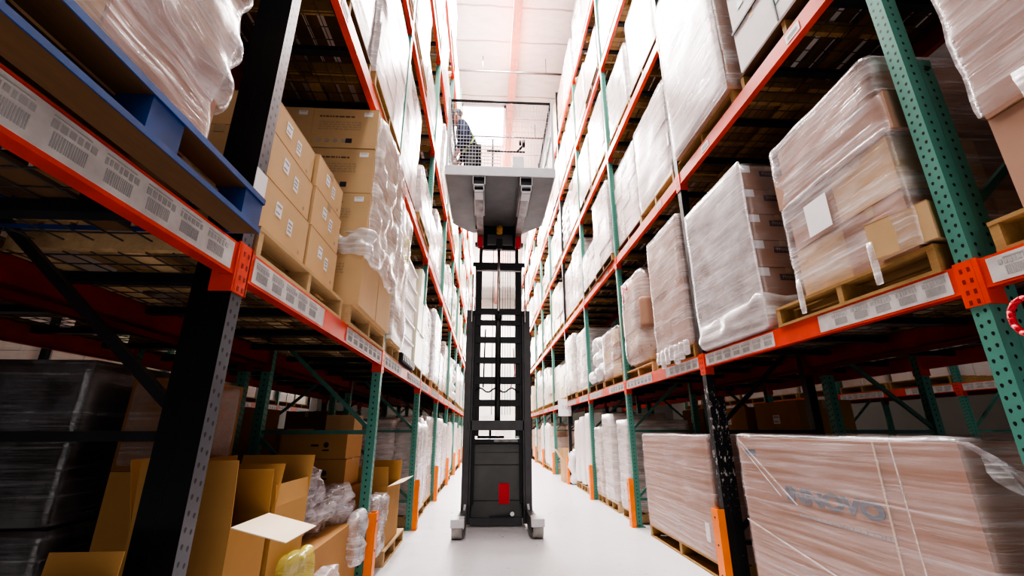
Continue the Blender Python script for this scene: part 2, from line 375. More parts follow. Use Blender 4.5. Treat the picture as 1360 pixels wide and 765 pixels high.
# ------------------------------------------------------------------ racks
def post_mesh(h, m, z0=0):
    b = MB(); n = 1
    b.box(-.04, .04, -.0375, .0375, z0, h, m)
    return b.mesh('post')
def frame(side, k, m, h, xf, words, rear_m=None, rail_m=None, plate=True, nb=None, group='rack upright frames', double=0):
    """one upright frame: front and rear post, braces between"""
    s = side; y = yk(k)-.0375
    root = empty('rack_upright_frame', (xf, y, 0), label=words, cat='rack frame', group=group)
    key = (m, h)
    if key not in POST: POST[key] = post_mesh(h, m)
    rm = rear_m or m
    if (rm, h) not in POST: POST[(rm, h)] = post_mesh(h, rm)
    link('front_post', POST[key], root, (s*.04, 0, 0)); link('rear_post', POST[(rm, h)], root, (s*(DEPTH-.04), 0, 0))
    if double:
        key = ('rf', m, double)
        if key not in POST:
            b = MB(); b.box(-.035, .035, -.036, .036, 0, double, m); POST[key] = b.mesh('reinforcing_post')
        link('reinforcing_post', POST[key], root, (s*.118, 0, 0))
        for z in (.25, double-.06):
            b = MB(); b.tube((s*.118, -.037, z), (s*.118, -.046, z), .012, 'steel', 8); b.obj('bolt', root)
    bm_ = rail_m or ('green_plain' if 'green' in m else 'black_plain')
    z = .35; n = 0
    while z+.9 < h and n < (nb or 3):
        key = ('br', bm_, s, n % 2)
        b = MB(); b.bar((s*.08, 0, 0), (s*(DEPTH-.08), 0, 0), .03, .035, bm_); link('horizontal_brace', mesh_cache(('h', bm_, s), b), root, (0, 0, z))
        b = MB(); b.bar((s*.08, 0, .04), (s*(DEPTH-.08), 0, .86), .03, .035, bm_); link('diagonal_brace', mesh_cache(('d', bm_, s), b), root, (0, 0, z))
        z += .92; n += 1
    if plate:
        b = MB(); b.box(-.06, .07, -.07, .07, 0, .012, bm_)
        link('foot_plate', mesh_cache(('fp', bm_), b), root, (s*.04, 0, 0))
    return root
POST = {}; MC = {}
def mesh_cache(key, b):
    if key not in MC: MC[key] = b.mesh(str(key[0]))
    return MC[key]

def label_strip(y0, y1, s):
    """white location strip with rows of printed labels and barcodes; on the aisle face of a beam"""
    b = MB(); x = -s*.0035; b.box(min(x, 0), max(x, 0), y0, y1, -.118, -.012, 'strip')
    xi = x-s*.0012; r = random.Random(int(y0*100)); y = y0+.02
    while y+.13 < y1:
        b.box(min(xi, x), max(xi, x), y, y+.1, -.028, -.024, 'ink_grey')
        yy = y
        while yy < y+.11:
            w = r.choice((.008, .012, .016)); b.box(min(xi, x), max(xi, x), yy, yy+w, -.050-r.random()*.006, -.034, 'ink_grey'); yy += w+.006
        yy = y+.01
        while yy < y+.1:
            w = r.choice((.002, .003, .0045)); b.box(min(xi, x), max(xi, x), yy, yy+w, -.1, -.062, 'ink_grey'); yy += w+.0035
        y += .145
    return b
def beam(side, k, lvl, xf, rear=False, strips=True, words='', tagl=False, group='orange rack beams', length=P):
    s = side; y = yk(k); zt = BT[lvl]
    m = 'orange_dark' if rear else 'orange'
    root = empty('rack_beam', (xf, y, zt), label=words, cat='rack beam', group=group, kind='thing')
    key = ('beam', s, rear)
    if key not in MC:
        b = MB(); x0, x1 = 0, s*.05
        b.box(min(x0, x1), max(x0, x1), .0, length-.075, -.13, 0, m)
        b.box(min(x0-s*.002, x1), max(x0-s*.002, x1), .0, length-.075, -.13, -.116, m)   # rolled lower lip
        MC[key] = b.mesh('beam_section')
    link('beam_section', MC[key], root)
    key = ('br', s, rear)
    if key not in MC:
        b = MB(); x0, x1 = -s*.006, s*.085
        b.box(min(x0, 0), max(x0, 0), -.068, .012, -.195, .01, m)        # plate on the aisle face of the post
        b.box(min(x0, x1), max(x0, x1), .0, .007, -.195, .01, m)         # leg along the post side
        for zz in (-.03, -.08, -.13, -.175):                              # keyholes
            for yy in (-.048, -.016):
                xa = x0-s*.0008
                b.box(min(xa, x0), max(xa, x0), yy-.006, yy+.006, zz-.011, zz+.009, 'orange_dark')
        MC[key] = b.mesh('bracket')
        b = MB()
        b.box(min(x0, 0), max(x0, 0), -.087, -.0375+.0, -.195, .01, m) if False else None
        b.box(min(x0, x1), max(x0, x1), -.083, -.076, -.195, .01, m); b.box(min(x0, 0), max(x0, 0), -.09, -.069, -.195, .01, m)
        for zz in (-.05, -.12): b.tube((s*.04, -.0845, zz), (s*.04, -.083, zz), .009, 'orange_dark', 8)
        MC[key+('e',)] = b.mesh('bracket')
    link('bracket', MC[key], root); link('bracket', MC[key+('e',)], root, (0, length, 0))
    if strips:
        key = ('strip', s)
        if key not in MC:
            MC[key] = label_strip(.04, .87, s).mesh('label_strip'); MC[key+(2,)] = label_strip(1.33, 2.38, s).mesh('label_strip')
        link('label_strip', MC[key], root); link('label_strip', MC[key+(2,)], root)
    if tagl:
        key = ('tg', s)
        if key not in MC:
            b = MB(); x = -s*.003
            b.box(min(x, 0), max(x, 0), 0, .14, -.1, -.03, 'paper'); xi = x-s*.001
            for j in range(3): b.box(min(xi, x), max(xi, x), .02, .12, -.06-j*.012, -.054-j*.012, 'ink_grey')
            MC[key] = b.mesh('label')
        for yy in (.45, 1.75): link('label', MC[key], root, (0, yy, 0))
    return root
def deck(side, k, lvl, xf, words, detail=True):
    s = side; root = empty('shelf_deck', (xf, yk(k), BT[lvl]), label=words, cat='shelf deck', group='steel shelf decks')
    key = ('dk', s)
    if key not in MC:
        b = MB()
        a0, a1 = s*.05, s*(DEPTH-.05)
        b.box(min(a0, a1), max(a0, a1), -.03, .03, -.05, -.008, 'steel'); MC[key] = b.mesh('cross_bar')
        b = MB()
        for i in range(22): b.box(min(a0, a1), max(a0, a1), .06+i*.108, .065+i*.108, -.006, -.001, 'steel_wire')
        for i in range(9):
            x = a0+(a1-a0)*(i+.5)/9; b.box(x-.0025, x+.0025, .02, 2.4, -.008, -.003, 'steel_wire')
        MC[key+('w',)] = b.mesh('wire_mesh')
    for i in range(4): link('cross_bar', MC[key], root, (0, .3+i*.6, 0))
    link('wire_mesh', MC[key+('w',)], root)
    return root
def guard(side, k):
    s = side; X = XR if s > 0 else XL
    key = ('guard', s)
    if key not in MC:
        b = MB(); x0, x1 = -s*.075, -s*.065
        b.box(min(x0, x1), max(x0, x1), -.085, .03, 0, .62, 'guard')
        b.box(min(x0, s*-.01), max(x0, s*-.01), .02, .03, 0, .62, 'guard')
        b.box(min(x0, s*-.01), max(x0, s*-.01), -.085, -.075, 0, .62, 'guard')
        for z in (.1, .33, .55): b.tube((x0-s*.004, -.028, z), (x0, -.028, z), .009, 'steel', 8)
        b.box(min(x0, 0)-.01, max(x0, 0), -.1, .045, 0, .008, 'guard')
        MC[key] = b.mesh('post_guard')
    link('post_guard', MC[key], None, (X, yk(k)-.01, 0), label='orange floor guard plate before the %s %s rack post' % (ORD[k], SIDE[s]), cat='post guard', group='orange post guards')

POSTM = {1: {0: 'green', 1: 'black_worn', 2: 'green', 3: 'green', 4: 'black', 8: 'black'}, -1: {0: 'galv'}}
COLW = {'green': 'green', 'black_worn': 'scuffed black', 'black': 'black', 'galv': 'dark grey and black'}
def vis(k, lvl):   # does a bay's shelf show in the frame at all
    return yk(k+1) > (BT[lvl]-1.29)*.70
for s in (1, -1):
    X = XR if s > 0 else XL
    for k in range(0, NB+1):
        m = POSTM[s].get(k, 'green')
        frame(s, k, m, 12.0 if k > 3 else (10.3 if k > 1 else 8.4), X, '%s perforated rack upright frame, %s in the %s rack' % (COLW[m], ORD[k], SIDE[s]),
              rear_m='black' if m in ('galv', 'black_worn') else None, nb=3 if k < 6 else 2,
              double={(1, 0): 3.12, (-1, 0): 8.0, (1, 1): 1.6}.get((s, k), 0))
        guard(s, k) if not (s == -1 and k == 0) and k < 9 else None
    for k in range(-1, NB):
        for lvl in range(1, 6):
            if not vis(k, lvl): continue
            near = k < 4 and lvl == 1
            if s > 0 and k <= 0 and lvl == 3: continue
            bay = '%s bay of the %s rack' % (ORD[k+1], SIDE[s])
            beam(s, k, lvl, X, strips=(lvl == 1 and k < 9), tagl=(lvl > 1 and k < 6), words='orange front beam under the %s, %s' % (SHELF[lvl], bay))
            if k < 6 and lvl < 4:
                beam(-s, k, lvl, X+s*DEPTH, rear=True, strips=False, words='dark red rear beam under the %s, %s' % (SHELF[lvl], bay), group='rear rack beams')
            if k < 7: deck(s, k, lvl, X, 'steel bar and wire deck of the %s, %s' % (SHELF[lvl], bay))

# ------------------------------------------------------------------ pallets (origin: centre bottom, runners along X)
PH = .14
def pallet_parts(mdeck, mside, w=1.02, d=1.14, block=False, lead=None, edge=None):
    """w across the rack (X), d along the aisle (Y)"""
    lead = lead or mdeck
    b = MB(); n = 8
    for i in range(n):
        x = -w/2+(w-.1)*i/(n-1); b.box(x, x+(.1 if i not in (2, 5) else .075), -d/2, d/2, PH-.018, PH, lead if i in (0, n-1) else mdeck)
    for i in (0, 2, 4):
        x = -w/2+(w-.1)*i/4; b.box(x, x+.1, -d/2, d/2, 0, .017, lead if i in (0, 4) else mdeck)
    if edge:
        for sx in (-1, 1):
            for z0, z1 in ((.001, .019), (PH-.02, PH+.001)): b.box(min(sx*w/2, sx*(w/2+.004)), max(sx*w/2, sx*(w/2+.004)), -d/2, d/2, z0, z1, edge)
        for z0, z1 in ((.0, .018), (PH-.02, PH+.001)):
            for sy in (-1, 1): b.box(-w/2, w/2, min(sy*d/2, sy*(d/2+.004)), max(sy*d/2, sy*(d/2+.004)), z0, z1, edge)
    deckm = b.mesh('deck'); st = MB()
    if block:
        st.box(-.048, .048, -.06, .06, .017, PH-.018, mside)
    else: st.box(-w/2+.002, w/2-.002, -.019, .019, .017, PH-.018, mside)
    return deckm, st.mesh('stringer')
PAL = {n: pallet_parts(*a) for n, a in dict(tan=('wood', 'wood'), pale=('wood_pale', 'wood_pale'), dark=('wood_dark', 'wood')).items()}
PAL['blue'] = pallet_parts('wood_dark', 'blue', block=True, lead='wood_dark', d=1.04, edge='blue')
PALONE = {}
def pallet(kind, x, y, z, words, rz=0, parts=True, group='wooden pallets on the shelves', sy=1):
    if parts:
        root = empty('pallet', (x, y, z), rz, label=words, cat='pallet', group=group)
        root.scale = (1, sy, 1)
        dm, st = PAL[kind]; link('deck', dm, root)
        h = .55 if kind != 'blue' else .455
        for yy in (-h, 0, h): [link('block' if kind == 'blue' else 'stringer', st, root, (xx, yy, 0)) for xx in ((-.46, 0, .46) if kind == 'blue' else (0,))]
        return root
    if kind not in PALONE:
        b = MB(); m = {'tan': 'wood', 'pale': 'wood_pale', 'dark': 'wood_dark'}[kind]
        for i in range(6): xx = -.51+.92*i/5; b.box(xx, xx+.1, -.57, .57, PH-.018, PH, m)
        for xx in (-.51, -.05, .41): b.box(xx, xx+.1, -.57, .57, 0, .017, m)
        for yy in (-.55, 0, .55): b.box(-.51, .51, yy-.019, yy+.019, .017, PH-.018, m)
        PALONE[kind] = b.mesh('pallet')
    return link('pallet', PALONE[kind], None, (x, y, z), rz, (1, sy, 1), label=words, cat='pallet', group=group)

# ------------------------------------------------------------------ stock on the shelves
def carton_mesh(w, d, h, m, sticker=None, tape=True, key=None):
    """w X, d Y, h Z; origin centre bottom"""
    b = MB(); b.box(-w/2, w/2, -d/2, d/2, 0, h, m)
    e = .0015
    if tape:
        if d >= w: b.box(-.025, .025, -d/2-e, d/2+e, h-.001, h+e, 'tape'); [b.box(-.025, .025, q-e, q+e, h*.82, h, 'tape') for q in (-d/2, d/2)]
        else: b.box(-w/2-e, w/2+e, -.025, .025, h-.001, h+e, 'tape'); [b.box(q-e, q+e, -.025, .025, h*.82, h, 'tape') for q in (-w/2, w/2)]
        b.box(-w/2-e*.4, w/2+e*.4, -d/2-e*.4, d/2+e*.4, h-.004, h-.002, 'card_dark')
    return b
def film_shell(parent, w, d, h, m, amp=.015, seed=0, n=14, taper=0, name='stretch_film', rnd_=.03, z0=0):
    amp *= .45
    b = MB(); b.shell(-w/2, w/2, -d/2, d/2, z0, z0+h, m, amp, seed, n, rnd_, taper=taper); return b.obj(name, parent)

VAR = []
def var_mesh(i):
    """a palletful as cartons under film; origin centre bottom, 1.0 x 1.1 x ~1.4"""
    r = random.Random(100+i); b = MB(); kind = ['w_white', 'w_pink', 'w_white', 'w_brown', 'w_white', 'w_yellow', 'bag', 'w_tan', 'w_pink', 'w_white'][i]
    if i == 6:
        for z in range(5):
            for x in (-.26, .26):
                for y in (-.28, .28):
                    b.shell(x-.27, x+.27, y-.3, y+.3, z*.24, z*.24+.27, kind, .045, r.random()*9, 6, .12, True, freq=3, floorfix=False)
    elif i in (2, 9):
        for x in (-.33, 0, .33):
            for y in (-.36, 0, .36):
                b.shell(x-.17, x+.17, y-.185, y+.185, 0, 1.5+r.uniform(-.06, .06), kind, .015, r.random()*9, 7, .07, freq=3)
    else:
        nz = [4, 5, 0, 4, 6, 3, 0, 4, 7, 0][i]; nx, ny = [(2, 2), (2, 3), 0, (2, 2), (3, 3), (2, 3), 0, (2, 2), (2, 2), 0][i]
        hh = 1.42/nz
        for z in range(nz):
            for a in range(nx):
                for c in range(ny):
                    if z == nz-1 and r.random() < .3 and i != 4: continue
                    w, d = 1.0/nx, 1.1/ny; x = -.5+w*(a+.5)+r.uniform(-.012, .012); y = -.55+d*(c+.5)+r.uniform(-.012, .012)
                    j = r.uniform(.0, .012)
                    b.box(x-w/2+j, x+w/2-j*.5, y-d/2+j, y+d/2-j*.5, z*hh, (z+1)*hh-.006, kind)
    return b.mesh('wrapped_load')
def shell_mesh(i):
    b = MB(); b.shell(-.515, .515, -.565, .565, 0, 1.44, ['film_milk', 'film_clear', 'film_milk', 'film_clear', 'film_milk', 'film_milk', 'film_milk', 'film_clear', 'film_milk', 'film_clear'][i], .014, i, 12, .04); return b.mesh('stretch_film')
VAR = [var_mesh(i) for i in range(10)]; SH = [shell_mesh(i) for i in range(10)]
VW = ['white carton stack under milky film', 'pinkish carton stack under clear film', 'bundle of tall white wrapped rolls', 'brown carton stack under clear film', 'many small white cartons under film',
      'yellowish carton stack under film', 'pile of white sacks under film', 'tan carton stack under clear film', 'low flat pinkish cartons under film', 'upright white bundles under film']
def generic(side, k, lvl, slot, X, back=''):
    s = side; r = random.Random(k*131+lvl*17+slot*7+(s+1)*1000+(500 if back else 0))
    y = yk(k)+.62+1.2*slot+r.uniform(-.02, .02)
    off = r.uniform(-.05, .02) if not back else .06
    x = X+s*(.53+off)
    if lvl == 0: z = 0; i = r.choice([0, 1, 2, 3, 3, 7, 7, 9, 1])
    else: z = BT[lvl]; i = r.choice([0, 0, 1, 2, 3, 4, 1, 5, 6, 8, 9, 7, 8, 3])
    if back: i = r.choice([3, 7, 1, 7]) 
    maxh = 1.70 if lvl in (1, 2, 3, 4) else (1.58 if lvl == 0 else 2.3)
    h = r.uniform(1.15, maxh-PH-.06); 
    if 1 <= lvl <= 4 and k > 0: h = r.choice([r.uniform(.75, 1.15), r.uniform(1.1, 1.45), r.uniform(1.3, 1.5)])
    if lvl == 5: h = r.uniform(1.1, 1.9)
    w = r.uniform(.96, 1.03)
    where = '%s of the %s rack%s, %s bay, %s slot' % (SHELF[lvl], SIDE[s], back, ORD[k+1], 'nearer' if slot == 0 else 'farther')
    pk = r.choice(['tan', 'pale', 'tan', 'dark'])
    if k > 9 and lvl < 4 and (s < 0 or lvl == 0): return
    pallet(pk, x, y, z, 'wooden pallet on the %s' % where if lvl else 'wooden pallet at %s' % where, parts=(k < 4 and not back), group='wooden pallets in the racks')
    root_l = '%s, %s' % (VW[i], where)
    root_l = ' '.join(root_l.split()[:16])
    o = link('wrapped_load', VAR[i], None, (x, y, z+PH), math.pi if r.random() < .5 else 0, (w, r.uniform(.95, 1.02), h/1.42), label=root_l, cat='pallet load', group='wrapped loads in the racks')
    if k < 4 and not back: link('stretch_film', SH[i], o)
    return o

done = set()
# ---- bespoke loads near the camera -------------------------------------------------
def load_root(x, y, z, words, rz=0, group=None): return empty('wrapped_load', (x, y, z), rz, label=words, cat='pallet load', group=group)
CM = {}
def cm(w, d, h, m, tape=True):
    k = (round(w, 3), round(d, 3), round(h, 3), m, tape)
    if k not in CM: CM[k] = carton_mesh(w, d, h, m, tape=tape).mesh('carton')
    return CM[k]
def grid(root, w, d, nx, ny, tiers, mats, jit=.008, seed=0, z0=0):
    """tiers: list of heights; cartons as parts"""
    r = random.Random(seed); z = z0; out = []
    for ti, h in enumerate(tiers):
        for a in range(nx):
            for c in range(ny):
                m = mats[(ti+a+c) % len(mats)] if len(mats) > 1 else mats[0]
                o = link('carton', cm(w/nx-.006, d/ny-.006, h-.004, m), root, (-w/2+w/nx*(a+.5)+r.uniform(-jit, jit), -d/2+d/ny*(c+.5)+r.uniform(-jit, jit), z), r.uniform(-1, 1)*jit*1.2)
                out.append((ti, a, c, o))
        z += h
    return out
def sticker(parent, face, x, y, z, w=.09, h=.06, m='paper', lines=2, mi='ink_grey'):
    """paper label lying on a face; x,y,z on the face, in the parent's space"""
    b = MB()
    def bx(u0, u1, v0, v1, e, mm):
        if face == '-y': b.box(x+u0, x+u1, y-e, y, z+v0, z+v1, mm)
        elif face == '-x': b.box(x-e, x, y-u1, y-u0, z+v0, z+v1, mm)
        else: b.box(x, x+e, y+u0, y+u1, z+v0, z+v1, mm)
    bx(-w/2, w/2, -h/2, h/2, .0015, m)
    for i in range(lines): bx(-w*.38, w*(.38-.15*(i % 2)), h*(.25-.5*i/max(1, lines-1))-h*.06, h*(.25-.5*i/max(1, lines-1))+h*.06, .0022, mi)
    return b.obj('paper_label', parent)
def print_block(parent, face, x, y, z, w, h, rows, m='ink_grey', seed=0):
    """rows of short printed dashes standing for small print"""
    b = MB(); r = random.Random(seed)
    for i in range(rows):
        v = z+h/2-h*(i+.5)/rows; u = -w/2; hh = h/rows*.5
        while u < w/2-.01:
            l = r.uniform(.01, .045); l = min(l, w/2-u)
            if face == '-y': b.box(x+u, x+u+l, y-.0012, y, v-hh/2, v+hh/2, m)
            elif face == '+x': b.box(x, x+.0012, y+u, y+u+l, v-hh/2, v+hh/2, m)
            else: b.box(x-.0012, x, y-u-l, y-u, v-hh/2, v+hh/2, m)
            u += l+.008
    return b.obj('small_print', parent)

# RIGHT, lowest shelf ------------------------------------------------------
zs = BT[1]
# load beyond the right edge of the picture
pallet('tan', 2.64, 1.0, zs, 'tan wooden pallet cut off by the right picture edge', parts=True)
r0 = load_root(2.62, .93, zs+PH, 'tall film-wrapped load at the upper right picture edge, brown cartons at its foot')
grid(r0, 1.0, 1.0, 2, 2, [.42, .42, .42, .42], ['card_pink'], seed=3)
film_shell(r0, 1.06, 1.05, 1.34, 'film_pink', .03, 5, 22, name='stretch_film', z0=.42)
b = MB(); b.shell(-.535, -.525, -.52, .35, .30, .52, 'film_milk', .02, 3, 8, .004, True); b.obj('film_band', r0)
# load A
pallet('tan', 2.62, 2.38, zs, 'tan wooden pallet under the big bulging wrapped load beside the green post', sy=1.04)
rA = load_root(2.60, 2.25, zs+PH, 'big leaning film-wrapped load of mixed brown cartons between green post and printed cartons', rz=R_(-2))
grid(rA, .96, .84, 2, 2, [.34, .32], ['card_pink', 'card_light'], seed=5)
link('carton', cm(.99, .93, .24, 'card_pink'), rA, (.0, 0, .665), R_(2))
link('carton', cm(.62, .8, .24, 'card_pink'), rA, (-.16, .02, .91), R_(-5)); link('carton', cm(.34, .7, .26, 'card'), rA, (.33, -.02, .91), R_(2))
link('carton', cm(.3, .3, .2, 'card_light'), rA, (-.36, -.33, .02), R_(14))
film_shell(rA, 1.02, .92, .70, 'film_clear', .02, 8, 26)
b = MB(); b.shell(-.51, .51, -.475, .475, .64, 1.18, 'film_clear', .012, 12, 22, .05); b.obj('stretch_film', rA)
sticker(rA, '-x', -.524, .1, .45, .2, .22, 'paper', 0)
for q, (yy, zz) in enumerate(((-.22, .0), (.38, .0))):
    b = MB(); b.shell(-.545, -.53, yy-.02, yy+.02, -.12, .12, 'film_milk', .01, q, 5, .006, True); b.obj('film_tail', rA)
# load B: printed cartons
rB = load_root(2.63, 3.62, zs+.06, 'six-tier stack of printed brown cartons behind cloudy film')
g = grid(rB, .98, 1.0, 2, 2, [.235]*6, ['card_pink'], jit=.004, seed=9)
for ti, a, c, o in g:
    if c == 0:
        w_, d_ = .484, .494
        b = MB(); b.box(-.08, .08, -d_/2-.0012, -d_/2, .125, .178, 'ink'); b.obj('printed_panel', o)
        put_text('PHASE', .038, 'card_pink', (0, -d_/2-.0022, .152), '-y', o, squash=1.1)
        sticker(o, '-y', -.2, -d_/2, .195 if ti else .12, .085, .07, 'paper', 0)
    if a == 0: print_block(o, '-x', -.242, 0, .12, .18, .05, 2, seed=ti)
b = MB(); b.shell(-.525, -.498, -.53, .53, -.02, 1.43, 'film_rib', .008, 3, 20, .012, True); b.obj('stretch_film', rB)
b = MB(); b.shell(-.55, .5, -.54, .55, -.05, .26, 'film_milk', .05, 7, 18, .08, True); b.obj('film_skirt', rB)
b = MB(); b.shell(-.505, .5, -.515, .52, .2, 1.43, 'film_dim', .008, 3, 14, .03); b.obj('clear_film', rB)
pallet('dark', 2.65, 3.62, zs, 'dark wooden pallet hidden in film under the printed carton stack').scale = (.93, .85, .42)
# load C and D
pallet('tan', 2.64, 4.86, zs, 'tan wooden pallet just past the black post, frayed film hanging over its edge', sy=.92)
rC = load_root(2.62, 4.82, zs+PH, 'tall block of pale pinkish cartons wrapped in film just past the black post')
grid(rC, 1.0, .94, 2, 2, [.37]*4, ['card_pink'], seed=12); film_shell(rC, 1.03, .97, 1.52, 'film_pink', .025, 31, 22)
b = MB()
for q in range(7): b.shell(-.55, -.51, -.45+q*.13, -.36+q*.13, -.1-.03*(q % 3), .06, 'film_milk', .02, q, 5, .015, True)
b.obj('film_tatters', rC)
pallet('pale', 2.66, 6.14, zs, 'pale wooden pallet under the rounded dotted cardboard load')
rD = load_root(2.62, 6.19, zs+PH, 'rounded dotted cardboard load in film with a pink marker scrawl')
b = MB(); b.shell(-.48, .48, -.46, .46, 0, 1.42, 'dotted', .01, 2, 14, .22, True); b.obj('dotted_cardboard', rD)
b = MB(); b.shell(-.485, .485, -.475, .465, .5, .95, 'card_pink', .002, 2, 10, .03, True); b.obj('cardboard_belt', rD)
b = MB(); b.shell(-.51, .51, -.465, .48, 0, 1.45, 'film_pink', .012, 4, 18, .2); b.obj('stretch_film', rD)
b = MB(); b.path([(-.53, .16, 1.22), (-.54, .12, 1.0), (-.53, .2, 1.3), (-.52, .0, 1.18), (-.53, -.04, 1.24)], .011, 'mark', 6); b.obj('marker_scrawl', rD)
print_block(rD, '-y', .15, -.484, .72, .09, .34, 9, 'ink', 3)
# bay 3: sacks and small cartons
pallet('tan', 2.64, 7.35, zs, 'tan wooden pallet under small brown wrapped cartons')
rr = load_root(2.6, 7.35, zs+PH, 'short stack of brown cartons in film beside the dotted load'); grid(rr, .95, .95, 2, 2, [.26, .26, .24], ['card_light', 'card_pink'], seed=15); film_shell(rr, 1.0, 1.0, .8, 'film_clear', .03, 41, 14)
pallet('dark', 2.64, 8.55, zs, 'dark wooden pallet under white sacks')
for i, (x, y, z, w, d, h) in enumerate(((2.3, 8.25, 0, .4, .5, .34), (2.32, 8.8, 0, .42, .48, .32), (2.32, 8.4, .3, .42, .55, .34), (2.72, 8.5, 0, .4, .8, .5), (2.36, 8.7, .58, .42, .5, .36), (2.36, 8.3, .6, .4, .4, .3))):
    b = MB(); b.shell(-w/2, w/2, -d/2, d/2, 0, h, 'bag', .05, i, 9, .13, True, freq=4, floorfix=False)
    b.obj('white_sack', loc=(x, y, zs+PH+z), label='plump white sack, %s of the pile on the lowest right shelf' % ['front near one', 'front far one', 'middle one', 'rearmost one', 'upper far one', 'upper near one'][i], cat='sack', group='white sacks on the lowest right shelf')
# RIGHT, second shelf -------------------------------------------------------
zs = BT[2]
pallet('dark', 2.64, 2.32, zs, 'weathered wooden pallet under white boxes above the leaning load', sy=.98)
rF = load_root(2.62, 2.33, zs+PH, 'white strapped boxes on the second right shelf nearest the camera')
grid(rF, 1.02, 1.0, 1, 2, [.42, .42, .42, .42], ['card_white'], jit=.004, seed=21)
b = MB()
for yy in (-.002,):
    b.box(-.517, -.512, yy-.006, yy+.006, 0, 1.66, 'ink')
for zz in (.42, .84, 1.26): b.box(-.52, -.511, -.5, .5, zz-.012, zz+.012, 'ink')
b.obj('black_strap', rF)
for yy, zz in ((-.02, .2), (.34, .62)):
    b = MB(); b.box(-.514, -.511, yy-.04, yy+.04, zz-.05, zz+.03, 'green_plain'); b.obj('green_print', rF)
pallet('tan', 2.64, 3.6, zs, 'tan wooden pallet under the tallest white wrapped load', sy=1.03)
rE = load_root(2.6, 3.55, zs+PH, 'very tall cream film-wrapped carton load on the second right shelf')
grid(rE, 1.02, 1.1, 2, 3, [.44]*5, ['card_pink'], jit=.004, seed=22)
b = MB(); b.shell(-.535, -.515, -.555, .56, 0, 2.24, 'film_milk', .006, 23, 22, .015, True); b.obj('stretch_film', rE)
b = MB(); b.shell(-.53, .53, -.56, .56, 0, 2.24, 'film_clear', .015, 24, 16, .05); b.obj('clear_film', rE)
b = MB()
for q in range(4): b.tube((-.3+q*.05, -.584, .1), (-.3+q*.05, -.586, .1), .015, 'ink_grey', 8)
b.obj('printed_symbols', rE)

# LEFT, lowest shelf --------------------------------------------------------
zs = BT[1]
pb = pallet('blue', -1.38, 1.025, zs, 'blue-painted block pallet jutting over the left orange beam', group='wooden pallets in the racks'); pb.scale = (1, 1, 1.0)
rG = load_root(-1.42, .85, zs+PH, 'huge glossy crumpled film load on the blue pallet at upper left')
grid(rG, .96, .84, 2, 2, [.34, .34, .34, .34], ['card_pink', 'card_light'], seed=31)
b = MB(); b.shell(-.52, .53, -.48, .45, .16, 1.42, 'film_pink', .055, 33, 34, .1, freq=3.2, floorfix=False); b.obj('stretch_film', rG)
b = MB(); b.shell(-.5, .50, -.45, .44, 0, .6, 'film_clear', .03, 34, 20, .05); b.obj('clear_film', rG)
b = MB(); b.box(0, .003, -.045, .045, -.06, .05, 'paper'); b.obj('paper_tag', loc=(-.985, 1.69, 2.30), label='blank white paper tag stuck on the dark left post', cat='tag')
# unwrapped cartons
pallet('pale', -1.5, 2.34, zs, 'pale pallet under the loose tan cartons beside the dark left post', group='wooden pallets in the racks')
kk = 0
for i, (yy, z0, h, d, xo) in enumerate(((2.01, 0, .27, .54, .01), (2.53, 0, .27, .46, .015), (2.02, .272, .24, .52, .0), (2.53, .272, .25, .45, .01), (2.03, .514, .21, .50, -.02), (2.53, .524, .22, .44, 0))):
    for j in range(2 if i < 2 else 1):
        x = -1.26+xo-.5*j
        o = link('carton', cm(.46, d, h, 'card_light', True), None, (x, yy, zs+PH+z0), R_(rnd.uniform(-1.5, 1.5)), label='loose tan carton on the pale pallet, %s %s of the %s row' % (['bottom', 'bottom', 'middle', 'middle', 'top', 'top'][i], 'nearer' if i % 2 == 0 else 'farther', 'aisle' if j == 0 else 'inner'), cat='carton', group='loose tan cartons on the lowest left shelf')
        if j == 0:
            sticker(o, '+x', .23, -d*.12, h*.62, .06, .07, lines=2); sticker(o, '+x', .23, d*.12, h*.5, .05, .08, lines=3)
            b = MB(); b.tube((.23, d*.36, h*.2), (.2305, d*.36, h*.2), .012, 'tape', 8); b.obj('seal_dot', o)
# printed tall cartons behind
pallet('pale', -1.48, 3.56, zs, 'pale pallet under the tall printed cartons on the lowest left shelf', group='wooden pallets in the racks', sy=.95)
rH = load_root(-1.45, 3.52, zs+PH, 'tall brown printed cartons, cloudy film over the aisle side, lowest left shelf')
g = grid(rH, 1.06, 1.0, 2, 2, [.50, .40, .40, .38], ['card_light'], jit=.006, seed=41)
for ti, a, c, o in g:
    if c == 0:
        hh = [.5, .4, .4, .38][ti]
        print_block(o, '-y', -.07, -.248, hh*.78, .28, .03, 1, 'ink_brown', ti+a); print_block(o, '-y', -.04, -.248, hh*.55, .34, .09, 4, 'tape', ti)
        sticker(o, '-y', .18, -.248, hh*.85, .07, .04, lines=1)
        if ti > 0:
            b = MB()
            for q in range(4):
                x = -.19+q*.065; b.tube((x, -.2485, hh*.17), (x, -.2478, hh*.17), .019, 'ink_grey', 6); b.tube((x, -.249, hh*.17), (x, -.2486, hh*.17), .010, 'card_light', 3)
            b.box(.02, .07, -.2485, -.2478, hh*.12, hh*.23, 'ink'); b.obj('recycling_print', o)
b = MB(); b.shell(.47, .57, -.46, .53, .38, 1.66, 'film_milk', .045, 43, 26, .045, True, freq=3.5, floorfix=False); b.obj('stretch_film', rH)
b = MB(); b.shell(.3, .58, -.52, -.44, .4, .58, 'film_milk', .05, 44, 12, .03, True, freq=5, floorfix=False); b.obj('film_knot', rH)
